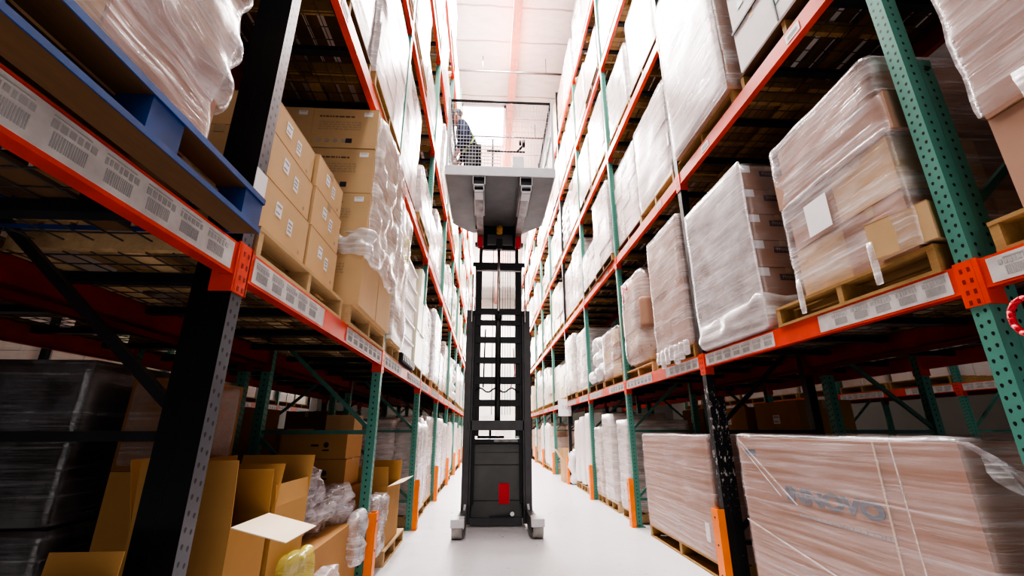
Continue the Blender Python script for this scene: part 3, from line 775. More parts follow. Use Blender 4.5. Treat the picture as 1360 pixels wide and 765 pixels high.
# narrow wrapped load, bins, yellowish load
pallet('pale', -1.5, 4.6, zs, 'short pale pallet just past the green post on the lowest left shelf', sy=.58, group='wooden pallets in the racks')
rI = load_root(-1.47, 4.6, zs+PH, 'narrow cloudy film-wrapped load with a green-yellow scrap, before the white bins')
grid(rI, .98, .6, 2, 1, [.4, .4, .4, .35], ['card_light'], seed=51); film_shell(rI, 1.04, .66, 1.58, 'film_milk', .05, 52, 20)
b = MB(); b.shell(.5, .56, -.05, .1, .95, 1.25, 'bagyellow', .02, 3, 6, .02, True); b.obj('yellow_scrap', rI)
b = MB(); b.box(-.5, .5, -.42, .42, .03, .13, 'mast_dark')
for x in (-.45, 0, .4): b.box(x-.05, x+.05, -.4, .4, 0, .03, 'mast_dark')
for i in range(8): b.box(.5, .512, -.40+i*.105, -.34+i*.105, .045, .12, 'mast')
b.obj('plastic_pallet', loc=(-1.46, 5.38, zs), label='black plastic pallet under the stacked white bins', cat='pallet')
binm = MB()
binm.prism([(-.45, -.38), (.46, -.38), (.46, .38), (-.45, .38)], 0, .2, 'bin')
binm.box(-.47, .48, -.40, .40, .2, .226, 'bin'); binm.box(.46, .475, -.36, .36, -.004, .008, 'ink_grey')
binm = binm.mesh('storage_bin')
for i in range(5):
    link('storage_bin', binm, None, (-1.46, 5.38, zs+.132+i*.24), R_(rnd.uniform(-1, 1)), label='white plastic bin, %s of the stack on the black pallet' % ['lowest', 'second from bottom', 'middle one', 'second from top', 'topmost'][i], cat='bin', group='white bins stacked on the lowest left shelf')
pallet('tan', -1.5, 6.28, zs, 'tan pallet under the yellowish wrapped load', sy=.7, group='wooden pallets in the racks')
link('wrapped_load', VAR[5], None, (-1.48, 6.28, zs+PH), 0, (1, .66, 1.02), label='yellowish film-wrapped cartons beside the stacked white bins', cat='pallet load', group='wrapped loads in the racks')

# ---- floor level, right -----------------------------------------------------
pallet('tan', 2.68, 2.9, 0, 'wooden pallet under the printed long carton at lower right', parts=True, sy=1.5)
rJ = load_root(2.64, 2.89, PH, 'long low carton in taut film with faint large lettering, lower right')
link('carton', cm(1.0, 1.82, 1.09, 'card_pink', False), rJ, (0, 0, 0))
put_text('INNOVO', .125, 'ink_blue', (-.5015, -.02, .72), '-x', rJ, bold=.006, squash=1.6)
put_text('office furniture', .07, 'ink_grey', (-.5015, -.05, .40), '-x', rJ) if False else print_block(rJ, '-x', -.5005, -.1, .60, .75, .035, 1, 'ink_grey', 4)
b = MB(); b.box(-.5015, -.5003, .68, .82, .95, 1.0, 'ink_blue'); b.box(-.503, -.5003, -.62, -.52, .1, .2, 'ink'); b.box(-.503, -.5003, .3, .34, .1, .2, 'ink'); b.obj('printed_marks', rJ)
b = MB(); b.box(-.506, -.5005, -.46, -.45, 0, 1.09, 'card_pale'); b.obj('carton_seam', rJ)
film_shell(rJ, 1.03, 1.86, 1.12, 'film_big', .022, 61, 34)
b = MB(); b.bar((-.522, .88, 1.08), (-.522, .25, .66), .003, .010, 'film_milk'); b.bar((-.522, .84, 1.02), (-.522, .42, .70), .003, .006, 'film_milk'); b.bar((-.522, .9, .47), (-.522, -.5, .22), .003, .009, 'film_milk')
b.bar((-.522, -.58, 1.1), (-.522, -.62, .0), .003, .006, 'film_milk'); b.obj('film_creases', rJ)
b = MB()
n = 10
for i in range(n):
    for j in range(n):
        def pt(a, c):
            u, v = a/n, c/n; return (-.5+.9*u*v+.04*math.sin(v*9), -.93-.28*v*(1-u*.5)+.03*math.sin(u*12+v*5), 1.1-.75*v*(.4+.6*u)-.0*u)
        b.quad([pt(i, j), pt(i+1, j), pt(i+1, j+1), pt(i, j+1)], 'film_clear'); b.smooth[-1] = True
b.obj('film_loose_end', rJ)
pallet('tan', 2.64, 5.24, 0, 'wooden pallet under the long wrapped carton past the scuffed black post', sy=1.6)
rK = load_root(2.62, 5.24, PH, 'long low pinkish carton in glossy film past the scuffed black post')
link('carton', cm(.98, 1.8, 1.08, 'card_pink', False), rK, (0, 0, 0))
b = MB(); b.box(-.494, -.49, -.74, -.66, .14, .3, 'paper'); b.obj('paper_label', rK)
b = MB(); b.box(-.494, -.49, -.05, .05, .12, .2, 'ink_grey'); b.box(-.496, -.49, -.04, .04, .13, .19, 'card_pink'); b.obj('printed_symbol', rK)
film_shell(rK, 1.02, 1.84, 1.11, 'film_big', .022, 65, 30)
# upright wrapped goods in the third and fourth bays
for i, (y, w, h, kind) in enumerate(((7.15, .55, 1.3, 'w_pink'), (8.05, .62, 1.42, 'w_brown'), (8.75, .5, 1.2, 'w_tan'))):
    pallet('pale', 2.68, y, 0, 'pale floor pallet under the %s upright wrapped bundle, third right bay' % ['nearest', 'middle', 'farthest'][i], parts=False, sy=w/1.14*1.08)
    o = load_root(2.64, y, PH, '%s upright film-wrapped bundle at floor level, third right bay' % ['nearest', 'middle', 'farthest'][i], group='upright bundles')
    for q, xx in enumerate((-.3, .0, .3)):
        b = MB(); b.shell(xx-.15, xx+.15, -w/2+.02, w/2-.02, 0, h-.04-.05*q, kind, .01, i+q, 8, .04); b.obj('bundle', o)
    film_shell(o, 1.0, w, h, 'film_milk', .03, 71+i, 14)
for i, y in enumerate((9.65, 10.25, 10.85)):
    pallet('pale', 2.68, y, 0, 'pale floor pallet under the %s white mattress-like slab, fourth right bay' % ['nearest', 'middle', 'farthest'][i], parts=False, sy=.48)
    b = MB()
    b.shell(-.5, .5, -.22, .22, 0, 1.5-.06*i, 'w_white', .02, i, 12, .07)
    b.obj('wrapped_slab', loc=(2.64, y, PH), label='white film-wrapped upright slab, %s of three at floor level, fourth right bay' % ['nearest', 'middle', 'farthest'][i], cat='slab', group='white upright slabs')

# open cartons -------------------------------------------------------------------
def open_carton(x0, x1, y0, y1, z0, z1, m, flaps, words, group='open cartons at the lower left', inner='card_pale'):
    """flaps: {'+x': (angle from upright, length)} 0 = standing straight up, 90 = level outward"""
    cx, cy = (x0+x1)/2, (y0+y1)/2; w, d, h = (x1-x0)/2, (y1-y0)/2, z1-z0; t = .005
    b = MB(); b.box(-w, w, -d, -d+t, 0, h, m); b.box(-w, w, d-t, d, 0, h, m); b.box(-w, -w+t, -d+t, d-t, 0, h, m); b.box(w-t, w, -d+t, d-t, 0, h, m); b.box(-w+t, w-t, -d+t, d-t, 0, .006, m)
    root = b.obj('open_carton', loc=(cx, cy, z0), label=words, cat='carton', group=group)
    for f, (a, ln) in flaps.items():
        a = R_(a); b = MB(); ou, uz = math.sin(a)*ln, math.cos(a)*ln; e = .004
        nx, nz = math.cos(a)*e, -math.sin(a)*e
        sg = 1 if f[0] == '+' else -1
        if f[1] == 'x':
            p = [(sg*w, -d, h), (sg*w, d, h), (sg*(w+ou), d, h+uz), (sg*(w+ou), -d, h+uz)]; off = Vector((sg*-nx, 0, -nz))
        else:
            p = [(-w, sg*d, h), (w, sg*d, h), (w, sg*(d+ou), h+uz), (-w, sg*(d+ou), h+uz)]; off = Vector((0, sg*-nx, -nz))
        b.hexa(p+[tuple(Vector(q)+off) for q in p], inner if a > 1 else m); b.obj('flap', root)  # flaps folded well outward get the tone lightened as if lit from above
    return root
b = MB(); b.box(-.6, .6, -.7, .7, 0, .12, 'wood')
open_carton(-1.42, -1.03, 2.04, 2.37, 0.02, .91, 'card_ochre', {'-y': (6, .26), '-x': (14, .27), '+x': (104, .235), '+y': (-4, .2)}, 'tall open carton with one pale flap folded out toward the aisle')
open_carton(-1.45, -1.03, 2.43, 2.84, 0.02, .93, 'card_ochre', {'+x': (-6, .1), '-y': (-12, .2), '+y': (10, .22), '-x': (5, .22)}, 'open tan carton with upright flaps just behind the one with the pale flap')
b = MB(); b.box(-.25, .25, -.17, .17, 0, .9, 'card_ochre')
open_carton(-1.27, -1.06, 1.16, 1.52, .02, .88, 'card_ochre', {'-y': (30, .06), '+y': (5, .07)}, 'ochre carton peeping in at the bottom left picture edge')
# carton F/G and dark boxes
link('carton', cm(.28, .5, 1.10, 'card_ochre', False), None, (-1.65, 2.60, .0), label='tall narrow ochre carton standing behind the dark left post', cat='carton')
o = link('carton', cm(.28, .5, .44, 'card_dark', False), None, (-1.65, 2.60, 1.102), label='dark brown shiny carton on top of the tall ochre one', cat='carton')
film_shell(o, .29, .51, .45, 'film_dim', .006, 81, 10)
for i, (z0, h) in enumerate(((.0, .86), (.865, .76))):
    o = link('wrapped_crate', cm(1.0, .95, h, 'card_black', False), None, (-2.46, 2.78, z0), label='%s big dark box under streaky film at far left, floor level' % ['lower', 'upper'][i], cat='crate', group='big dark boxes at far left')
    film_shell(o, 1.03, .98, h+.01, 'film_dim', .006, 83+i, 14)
    put_text('80/', .3, 'ink', (-.3, -.497, .4), '-y', o) if i and False else None
b = MB()
import itertools
for cx_, cz_, rr in ((-.12, .38, .10), (-.36, .36, .13)):
    pts = [(cx_+rr*math.cos(t*.35), -.499, cz_+rr*1.1*math.sin(t*.35)) for t in range(19)]; b.path(pts, .005, 'ink', 5)
b.path([(.08, -.499, .5), (-.02, -.499, .24)], .005, 'ink', 5)
b.obj('marker_scrawl', parent=bpy.data.objects['wrapped_crate.001'])
# carton C with bubble wrap
link('carton', cm(.58, 1.2, .60, 'card', False), None, (-1.32, 3.50, .0), R_(1), label='wide closed carton with bubble wrap heaped on top, lower left', cat='carton')
b = MB()
for (x, y, z, w, d, h, s_) in ((-1.38, 3.16, .62, .5, .6, .44, 1), (-1.30, 3.60, .62, .46, .7, .24, 2), (-1.2, 3.93, .61, .30, .35, .12, 3)):
    b.shell(x-w/2, x+w/2, y-d/2, y+d/2, z-.02, z+h, 'bubble', .08, s_, 22, .15, True, freq=6, floorfix=False)
b.obj('bubble_wrap', label='crumpled heap of bubble wrap on the wide closed carton', cat='bubble wrap')
b = MB(); b.shell(-1.10, -.96, 3.78, 4.06, .30, .64, 'bubble', .05, 9, 12, .08, True, freq=5, floorfix=False); b.obj('plastic_bag', label='white plastic film bag hanging by the orange guard', cat='plastic bag')
b = MB(); b.shell(-1.02, -.93, 2.45, 2.80, .18, .70, 'bagyellow', .035, 5, 12, .05, True, freq=5, floorfix=False); b.obj('plastic_bag', label='yellow-green plastic bag beside the open cartons', cat='plastic bag')
b = MB(); b.shell(-1.02, -.90, 2.90, 3.20, .08, .50, 'bubble', .05, 7, 14, .09, True, freq=5, floorfix=False); b.obj('plastic_bag', label='clear plastic bag at the bottom edge beside the yellow bag', cat='plastic bag')
# cartons past the second post
link('carton', cm(.8, .72, .78, 'card_dark', False), None, (-1.66, 4.62, .0), label='large dark carton at floor level carrying two printed cartons', cat='carton')
for i in range(2):
    o = link('carton', cm(.62, .5, .245, 'card', True), None, (-1.62, 4.70, .782+.248*i), R_(1-2*i), label='brown printed carton, %s of two behind the second left post' % ['lower', 'upper'][i], cat='carton', group='two printed cartons')
    b = MB(); b.box(-.02, .05, -.2512, -.2502, .11, .13, 'ink'); b.tube((.12, -.2512, .125), (.12, -.2502, .125), .026, 'ink', 8); b.box(.09, .15, -.2512, -.2502, .07, .085, 'ink'); b.obj('printed_symbols', o)
open_carton(-1.50, -1.02, 5.05, 5.75, .142, .72, 'card_ochre', {'+x': (75, .16), '-y': (10, .2), '+y': (8, .22), '-x': (10, .22)}, 'open carton on a pale pallet past the second left post')
pallet('pale', -1.50, 5.52, 0, 'pale floor pallet under the open carton past the second left post', sy=.95)
o = load_root(-1.05, 4.75, PH, 'clear bag of plastic sheeting standing beside the second left post'); b = MB(); b.shell(-.1, .06, -.25, .25, 0, .55, 'bubble', .04, 5, 12, .05, True, freq=5); b.obj('plastic_sheet', o); o['category'] = 'plastic bag'; o.name = 'plastic_bag'
link('carton', cm(.34, .40, .9, 'card', False), None, (-1.80, 5.85, .0), label='brown carton standing under the tall tan carton, third left bay', cat='carton')
o = link('carton', cm(.34, .38, .56, 'card_light', False), None, (-1.78, 5.85, .902), label='tall tan carton strapped once round, past the second left post', cat='carton')
b = MB(); b.box(-.1715, .1715, -.1915, .1915, .34, .37, 'tape'); b.box(-.002, .002, -.192, .192, 0, .56, 'tape'); b.obj('strap', o)
# open carton and rubbish further up on the right
open_carton(2.02, 2.5, 12.0, 12.5, .0, .55, 'card_light', {'-x': (35, .3), '-y': (15, .3), '+y': (5, .25)}, 'open tan carton leaning into the aisle by the fifth right post', group='open cartons farther off', inner='card_light')
b = MB(); b.shell(2.1, 2.6, 11.5, 11.95, 0, .8, 'bag', .08, 4, 10, .1, True, freq=4, floorfix=True); b.obj('white_sack', label='crumpled white sack at floor level past the black right post', cat='sack')

BES = {(1, 1, -1, 0), (1, 1, -1, 1), (1, 1, 0, 0), (1, 1, 0, 1), (1, 1, 1, 0), (1, 1, 1, 1), (1, 1, 2, 0), (1, 1, 2, 1), (1, 2, 0, 0), (1, 2, 0, 1), (1, 2, -1, 0), (1, 2, -1, 1),
       (-1, 1, -1, 0), (-1, 1, -1, 1), (-1, 1, 0, 0), (-1, 1, 0, 1), (-1, 1, 1, 0), (-1, 1, 1, 1)}
for s in (1, -1):
    X = XR if s > 0 else XL
    for k in range(-1, NB):
        for lvl in range(0, 6):
            if lvl == 0 and (k < 2 or (s > 0 and k in (2, 3, 4))): continue
            if lvl and not vis(k, lvl): continue
            if s > 0 and k == 0 and lvl == 3: continue
            for slot in (0, 1):
                if (s, lvl, k, slot) in BES: continue
                generic(s, k, lvl, slot, X)
# ---- the racks behind (back to back) and across the next aisles ---------------------
def back_rack(side_name, s, xf, depth_word, ks, load_lv):
    for k in ks:
        frame(s, k, 'green' if (k+int(xf)) % 4 else 'black', 5.2, xf, '%s rack frame in the %s, %s from the camera' % ('green' if (k+int(xf)) % 4 else 'black', depth_word, ORD[k]), nb=2, group='rack frames behind')
    for k in [ks[0]-1]+list(ks)[:-1]:
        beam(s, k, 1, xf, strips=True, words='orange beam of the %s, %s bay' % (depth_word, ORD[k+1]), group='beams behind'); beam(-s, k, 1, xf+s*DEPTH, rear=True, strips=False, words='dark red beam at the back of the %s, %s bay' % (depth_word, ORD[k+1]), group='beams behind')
        deck(s, k, 1, xf, 'steel deck in the %s, %s bay' % (depth_word, ORD[k+1]))
        for slot in (0, 1):
            for lv in load_lv:
                if abs(xf) < 5 and (lv == 0 or k > 3 or k < 0): continue
                if abs(xf) > 5 and (k < 2 or (lv == 0 and k != 3)): continue
                r = random.Random(k*91+slot*13+lv*5+int(xf*10)); y = yk(k)+.62+1.2*slot; x = xf+s*.54; z = BT[lv]
                if lv == 0 and r.random() < .3: continue
                where = '%s slot of the %s bay, %s, %s' % ('nearer' if slot == 0 else 'farther', ORD[k+1], depth_word, 'floor' if lv == 0 else 'shelf')
                pallet('tan', x, y, z, 'pallet in the '+where, parts=False, group='pallets in the racks behind')
                i = r.choice([3, 7, 1, 7, 5, 0]); h = r.uniform(.7, 1.15) if lv == 0 else r.uniform(1.0, 1.5)
                link('wrapped_load', VAR[i], None, (x, y, z+PH), 0, (.95, .95, h/1.42), label='load in the '+where, cat='pallet load', group='loads in the racks behind')
back_rack('right', -1, 4.41, 'rack behind the right one', range(0, 6), (0, 1))
back_rack('right', 1, 7.53, 'rack across the next right aisle', range(0, 7), (0, 1))
back_rack('left', 1, -3.28, 'rack behind the left one', range(0, 6), (0, 1))
back_rack('left', -1, -6.40, 'rack across the next left aisle', range(1, 7), (0, 1))
# extra cartons seen through the lower right gap
for i, (x, y, w, d, hs, m) in enumerate(((3.72, 5.15, .62, .8, (.6, .5, .5), 'card_ochre'), (3.72, 6.2, .62, .9, (.6, .55, .42), 'card'), (3.72, 7.3, .62, .8, (.6, .6, .4), 'card_dark'), (3.78, 2.5, .6, .8, (.5, .4), 'card_dark'),
        (-2.72, 5.0, .6, .9, (.6, .5, .4), 'card_dark'), (-2.72, 6.15, .6, .8, (.7, .6), 'card_ochre'), (-2.75, 3.75, .6, .6, (.5, .4), 'card'), (-2.72, 7.4, .6, .8, (.5, .6, .45), 'card_dark'), (-2.72, 8.5, .6, .8, (.6, .6, .4), 'card'))):
    z = 0
    for j, h in enumerate(hs):
        o = link('carton', cm(w, d, h, m), None, (x, y, z), R_((i*3+j) % 4-2), label='%s carton of the %s brown stack behind the %s rack, floor level' % (['bottom', 'second', 'third'][j], ORD[i % 4 if x > 0 else i-4], 'right' if x > 0 else 'left'), cat='carton', group='brown cartons behind the racks')
        if j: sticker(o, '-x' if x > 0 else '+x', (-w/2 if x > 0 else w/2), 0, h*.6, .12, .1)
        z += h+.002

# ------------------------------------------------------------------ reach truck
TY = 6.72; TX = .165
t = empty('reach_truck', (TX, TY, 0), label='dark grey reach truck with raised mast standing in the aisle, wheels toward the camera', cat='forklift')
def part(name, b, bev=0, parent=None): return b.obj(name, parent or t, bevel=bev)
for s in (-1, 1):
    b = MB(); b.box(s*.435-.035, s*.435+.065 if s > 0 else s*.435+.035, -.02, .15, .05, 3.10, 'mast') if s > 0 else b.box(-.50, -.40, -.02, .15, .05, 3.10, 'mast'); b.box(s*.39-.02, s*.39+.02, .02, .05, .05, 3.1, 'mast_dark'); b.box(s*.385-.012, s*.385+.012, -.03, .02, .05, 3.0, 'mast'); part('outer_mast_channel', b, .004)
    b = MB(); b.box(s*.355-.028, s*.355+.028, .03, .12, .3, 3.90, 'mast_dark'); b.box(s*.372-.006, s*.372+.006, .02, .03, 3.1, 3.88, 'chrome'); part('middle_mast_channel', b, .004)
    b = MB(); b.box(s*.30-.027, s*.30+.027, .04, .12, 1.2, 4.95, 'mast_dark'); part('inner_mast_channel', b)
    b = MB(); b.tube((s*.42, -.045, 2.9), (s*.42, -.045, 3.7), .012, 'chrome', 8); part('tilt_rod', b)
    b = MB(); b.bar((s*.45, .1, .16), (s*.50, -.6, .13), .09, .15, 'truck'); b.box(s*.5-.085, s*.5+.085, -.72, -.48, .14, .235, 'rail'); b.box(s*.415-.008, s*.415+.008, -.66, -.2, .05, .24, 'truck'); part('support_leg', b, .006)
    b = MB(); b.tube((s*.505-.065, -.60, .11), (s*.505+.065, -.60, .11), .11, 'wheel', 24); b.tube((s*.505-.07, -.60, .11), (s*.505+.07, -.60, .11), .045, 'steel', 14); part('load_wheel', b)
    b = MB(); b.bar((s*.44, .0, .3), (s*.47, -.06, .06), .03, .04, 'rail'); part('leg_bracket', b)
b = MB(); b.box(-.385, .385, .02, .11, 3.80, 3.88, 'mast_dark'); b.box(-.36, .36, .01, .02, 3.77, 3.79, 'rail'); b.box(-.43, .43, .01, .05, 3.86, 3.93, 'mast_dark'); part('upper_crossbar', b, .01)
for z, h in ((3.04, .10), (2.86, .09), (2.58, .10), (2.26, .10), (1.95, .11), (1.62, .10)):
    b = MB(); b.box(-.36, .36, .01, .06, z, z+h, 'mast_dark'); part('mast_crossbar', b, .004)
b = MB(); b.box(-.43, .43, -.03, .02, 1.28, 1.42, 'mast'); part('lower_crossbar', b, .004)
b = MB(); b.tube((.0, .03, 1.3), (.0, .03, 3.0), .045, 'mast_dark', 16); b.tube((.0, .03, 3.0), (.0, .03, 4.4), .026, 'chrome', 12); b.tube((0, .03, 2.96), (0, .03, 3.05), .06, 'mast_dark', 14); part('lift_cylinder', b)
for x in (-.09, .07, .11, .15, .19):
    b = MB(); b.bar((x, .05, 1.5), (x, .05, 4.35), .012 if x < 0 else .008, .008, 'mast_dark'); part('lift_chain' if x in (-.09, .07) else 'hose', b)
b = MB(); pts = [(-.33+.05*i, .02, 1.86+.035*math.sin(i*1.3)) for i in range(14)]; b.path(pts, .013, 'mast_dark', 6); b.path([(-.22, .02, 1.9), (-.2, .02, 2.8)], .011, 'mast_dark', 6); b.path([(.2, .02, 1.9), (.26, .02, 2.1), (.24, .02, 2.5)], .008, 'red', 6); part('hydraulic_hose', b)
# body
b = MB(); b.box(-.44, .44, .12, 1.5, .10, 1.10, 'truck'); b.box(-.355, .355, .07, .12, .12, 1.09, 'truck'); b.box(-.36, .36, .065, .07, .80, .812, 'mast_dark'); b.box(-.36, .36, .065, .07, .33, .34, 'mast_dark')
b.box(-.36, .36, .065, .072, .97, .976, 'mast_dark'); part('body', b, .008)
b = MB(); b.box(-.36, .36, .055, .12, .02, .12, 'mast'); b.bar((-.1, .04, .13), (.2, .04, .15), .02, .02, 'steel'); b.tube((.22, .03, .17), (.22, .02, .17), .03, 'chrome', 10); part('body_foot', b)
b = MB(); b.box(.03, .18, .060, .066, .29, .56, 'red'); b.box(.09, .12, .057, .06, .36, .40, 'paper') if False else None; o = part('red_plate', b); o['label'] = 'red rectangular plate on the truck body'
b = MB(); b.box(-.36, .36, .0, .3, 1.10, 1.16, 'mast_dark'); b.box(-.05, .30, -.01, .1, 1.12, 1.15, 'fork'); part('battery_cover', b)
b = MB(); b.box(-.3, .12, .5, .9, 1.16, 1.20, 'mast_dark'); b.path([(-.1, .6, 1.1), (-.1, .6, 1.35), (.05, .6, 1.38)], .02, 'mast_dark', 8); part('steering_console', b)
b = MB()
for x in (-.4, .4): b.box(x-.03, x+.03, 1.3, 1.36, 1.1, 2.1, 'mast_dark'); b.box(x-.03, x+.03, .2, .26, 1.1, 2.1, 'mast_dark')
b.box(-.43, .43, .18, 1.38, 2.1, 2.14, 'mast_dark') if False else None
# overhead guard would block the view through the mast as the photo shows it open
# carriage and forks
b = MB(); b.box(-.40, .40, -.06, .02, 4.20, 4.26, 'mast_dark'); b.box(-.40, .40, -.06, .02, 4.5, 4.56, 'mast_dark'); b.box(-.28, .28, -.02, .05, 4.15, 4.6, 'mast_dark'); b.box(-.2, .22, -.12, -.02, 4.2, 4.38, 'mast'); b.box(-.05, .05, -.13, -.06, 4.12, 4.3, 'mast_dark'); part('fork_carriage', b, .004)
b = MB(); b.tube((0, -.2, 4.36), (0, -.2, 4.48), .05, 'amber', 12); part('amber_beacon', b)
for s in (-1, 1):
    b = MB(); x = s*.315
    b.box(x-.055, x+.055, -1.45, -.06, 4.35, 4.40, 'fork'); b.box(x-.055, x+.055, -.10, -.055, 4.16, 4.62, 'fork'); f_ = part('fork', b, .005)
    b = MB(); b.box(x-.04, x+.04, -.115, -.02, 4.16, 4.345, 'red'); o = part('fork_heel', b, 0, f_); o['label'] = 'red painted fork heel'
# ------------------------------------------------------------------ man basket on the forks
PX0, PX1, PY0, PY1, PZ = -.615, .88, 5.10, 6.62, 4.56
pc = ((PX0+PX1)/2, PY0, PZ)
c = empty('access_platform', pc, label='grey steel lifting basket with wire mesh sides high on the truck forks', cat='platform')
hw = (PX1-PX0)/2; dd = PY1-PY0
b = MB(); b.prism([(-hw+.01, .01), (hw-.01, .01), (hw-.01, dd), (hw-.30, dd+.32), (-hw+.30, dd+.32), (-hw+.01, dd)], 0, .03, 'plat'); b.obj('floor_pan', c)
b = MB(); b.box(-hw, hw, -.006, .01, -.015, .125, 'rail'); b.obj('front_kick_plate', c, bevel=.002)
for s in (-1, 1):
    b = MB(); b.box(s*hw-.006, s*hw+.006, .01, dd, 0, .125, 'rail'); b.obj('side_kick_plate', c)
    x = s*.318 + (.165-pc[0])
    b = MB()
    for (z0, z1, w) in ((-.155, -.005, .082), (-.245, -.16, .068)):
        e = .007; yb = .9 if z0 > -.2 else .25
        b.box(x-w, x+w, 0, yb, z1-e, z1, 'rail'); b.box(x-w, x+w, 0, yb, z0, z0+e, 'rail'); b.box(x-w, x-w+e, 0, yb, z0, z1, 'rail'); b.box(x+w-e, x+w, 0, yb, z0, z1, 'rail')
        b.box(x-w+e, x+w-e, .05, .06, z0, z1, 'mast_dark')
    b.obj('fork_pocket', c)
    b = MB(); b.box(s*(hw-.02)-.017, s*(hw-.02)+.017, .0, .035, .1, 1.26, 'rail'); b.obj('corner_post', c, bevel=.004)
    b = MB(); b.box(s*(hw-.03)-.02, s*(hw-.03)+.02, dd-.05, dd, .1, 1.2, 'darkrail'); b.obj('corner_post', c)
    b = MB(); b.tube((s*(hw-.03), .03, 1.22), (s*(hw-.03), dd, 1.10), .018, 'darkrail', 8); b.tube((s*(hw-.03), .03, .66), (s*(hw-.03), dd, .62), .014, 'rail', 8); b.obj('side_rail', c)
    b = MB()
    for i in range(24): y = .06+i*(dd-.1)/24; b.box(s*(hw-.03)-.002, s*(hw-.03)+.002, y-.002, y+.002, .12, 1.18, 'rail')
    for i in range(16): z = .15+i*.066; b.box(s*(hw-.03)-.002, s*(hw-.03)+.002, .05, dd, z-.002, z+.002, 'rail')
    b.obj('side_mesh', c)
b = MB(); b.tube((-hw+.02, .03, 1.225), (hw-.02, .03, 1.225), .019, 'darkrail', 10); b.obj('top_rail', c)
b = MB()
for i in range(33): x = -hw+.06+i*(2*hw-.12)/32; b.box(x-.0018, x+.0018, .028, .032, .12, 1.21, 'rail')
for i in range(10): z = .14+i*.055; b.box(-hw+.04, .0, .026, .034, z-.003, z+.003, 'rail')
for i in range(6): z = .72+i*.09; b.box(-hw+.04, hw-.04, .028, .032, z-.0015, z+.0015, 'rail')
b.obj('front_mesh', c)
b = MB(); b.box(-.115, -.09, .9, .925, .03, 1.25, 'darkrail'); b.obj('control_post', c)
b = MB(); b.tube((-.2, .91, 1.02), (.42, .91, 1.02), .016, 'darkrail', 8); b.obj('console_bar', c)
b = MB(); b.box(.22, .40, .86, .98, .62, .9, 'rail'); b.path([(.3, .9, 1.02), (.36, .9, 1.1), (.40, .9, 1.14)], .02, 'mast_dark', 8); b.tube((.40, .88, 1.1), (.40, .88, 1.22), .025, 'mast_dark', 10); b.tube((.34, .86, 1.12), (.34, .86, 1.2), .02, 'mast_dark', 8); b.obj('control_lever', c)
b = MB(); b.tube((-hw+.03, dd, 1.1), (hw-.03, dd, 1.1), .018, 'darkrail', 8); b.tube((-hw+.03, dd, .6), (hw-.03, dd, .6), .014, 'darkrail', 8); b.obj('rear_rail', c)
# yellow cloth by the kick plate
b = MB(); b.shell(-.09, .09, -.05, .05, 0, .19, 'yellow', .03, 3, 8, .04, True, freq=8); b.obj('yellow_helmet', loc=(.70, 5.3, PZ+.031), label='small yellow object lying at the right front corner of the basket', cat='helmet'); bpy.data.objects['yellow_helmet'].name = 'yellow_bundle'; bpy.data.objects['yellow_bundle']['category'] = 'bundle'

# ------------------------------------------------------------------ person in the basket
def skin_obj(name, verts, edges, radii, m, parent, sub=2, root_i=0):
    me = bpy.data.meshes.new(name); me.from_pydata([tuple(v) for v in verts], edges, []); o = bpy.data.objects.new(name, me); col.objects.link(o); o.parent = parent
    sk = o.modifiers.new('skin', 'SKIN'); sk.use_smooth_shade = True
    for i, r in enumerate(radii):
        r = r if isinstance(r, tuple) else (r, r); me.skin_vertices[0].data[i].radius = r; me.skin_vertices[0].data[i].use_root = (i == root_i)
    sb = o.modifiers.new('sub', 'SUBSURF'); sb.levels = sb.render_levels = sub
    me.materials.append(M[m]); return o
pe = empty('person', (-.34, 6.02, PZ+.03), label='person in a navy jacket with lime harness straps bending forward in the raised basket', cat='person')
pv = {'pelvis': (.04, 0, .90), 'waist': (.0, 0, 1.02), 'chest': (-.09, -.03, 1.24), 'neckb': (-.16, -.05, 1.38), 'neck': (-.19, -.07, 1.44), 'head': (-.22, -.09, 1.50), 'crown': (-.24, -.10, 1.60),
      'shl': (-.12, -.22, 1.33), 'ell': (-.10, -.30, 1.05), 'wrl': (-.17, -.20, .86), 'hal': (-.19, -.14, .80),
      'shr': (-.12, .18, 1.33), 'elr': (-.10, .27, 1.06), 'wrr': (-.18, .17, .88), 'har': (-.20, .11, .82),
      'hipl': (.04, -.10, .86), 'kneel': (.0, -.12, .48), 'ankl': (.06, -.12, .09), 'toel': (-.10, -.13, .03),
      'hipr': (.04, .10, .86), 'kneer': (.02, .12, .48), 'ankr': (.1, .12, .09), 'toer': (-.06, .13, .03)}
pr = dict(pelvis=.13, waist=.12, chest=.15, neckb=.085, neck=.055, head=.088, crown=.075, shl=.07, ell=.045, wrl=.032, hal=.036, shr=.07, elr=.045, wrr=.032, har=.036, hipl=.09, kneel=.06, ankl=.042, toel=.035, hipr=.09, kneer=.06, ankr=.042, toer=.035)
pe_ = [('pelvis', 'waist'), ('waist', 'chest'), ('chest', 'neckb'), ('neckb', 'neck'), ('neck', 'head'), ('head', 'crown'), ('chest', 'shl'), ('shl', 'ell'), ('ell', 'wrl'), ('wrl', 'hal'), ('chest', 'shr'), ('shr', 'elr'), ('elr', 'wrr'), ('wrr', 'har'),
       ('pelvis', 'hipl'), ('hipl', 'kneel'), ('kneel', 'ankl'), ('ankl', 'toel'), ('pelvis', 'hipr'), ('hipr', 'kneer'), ('kneer', 'ankr'), ('ankr', 'toer')]
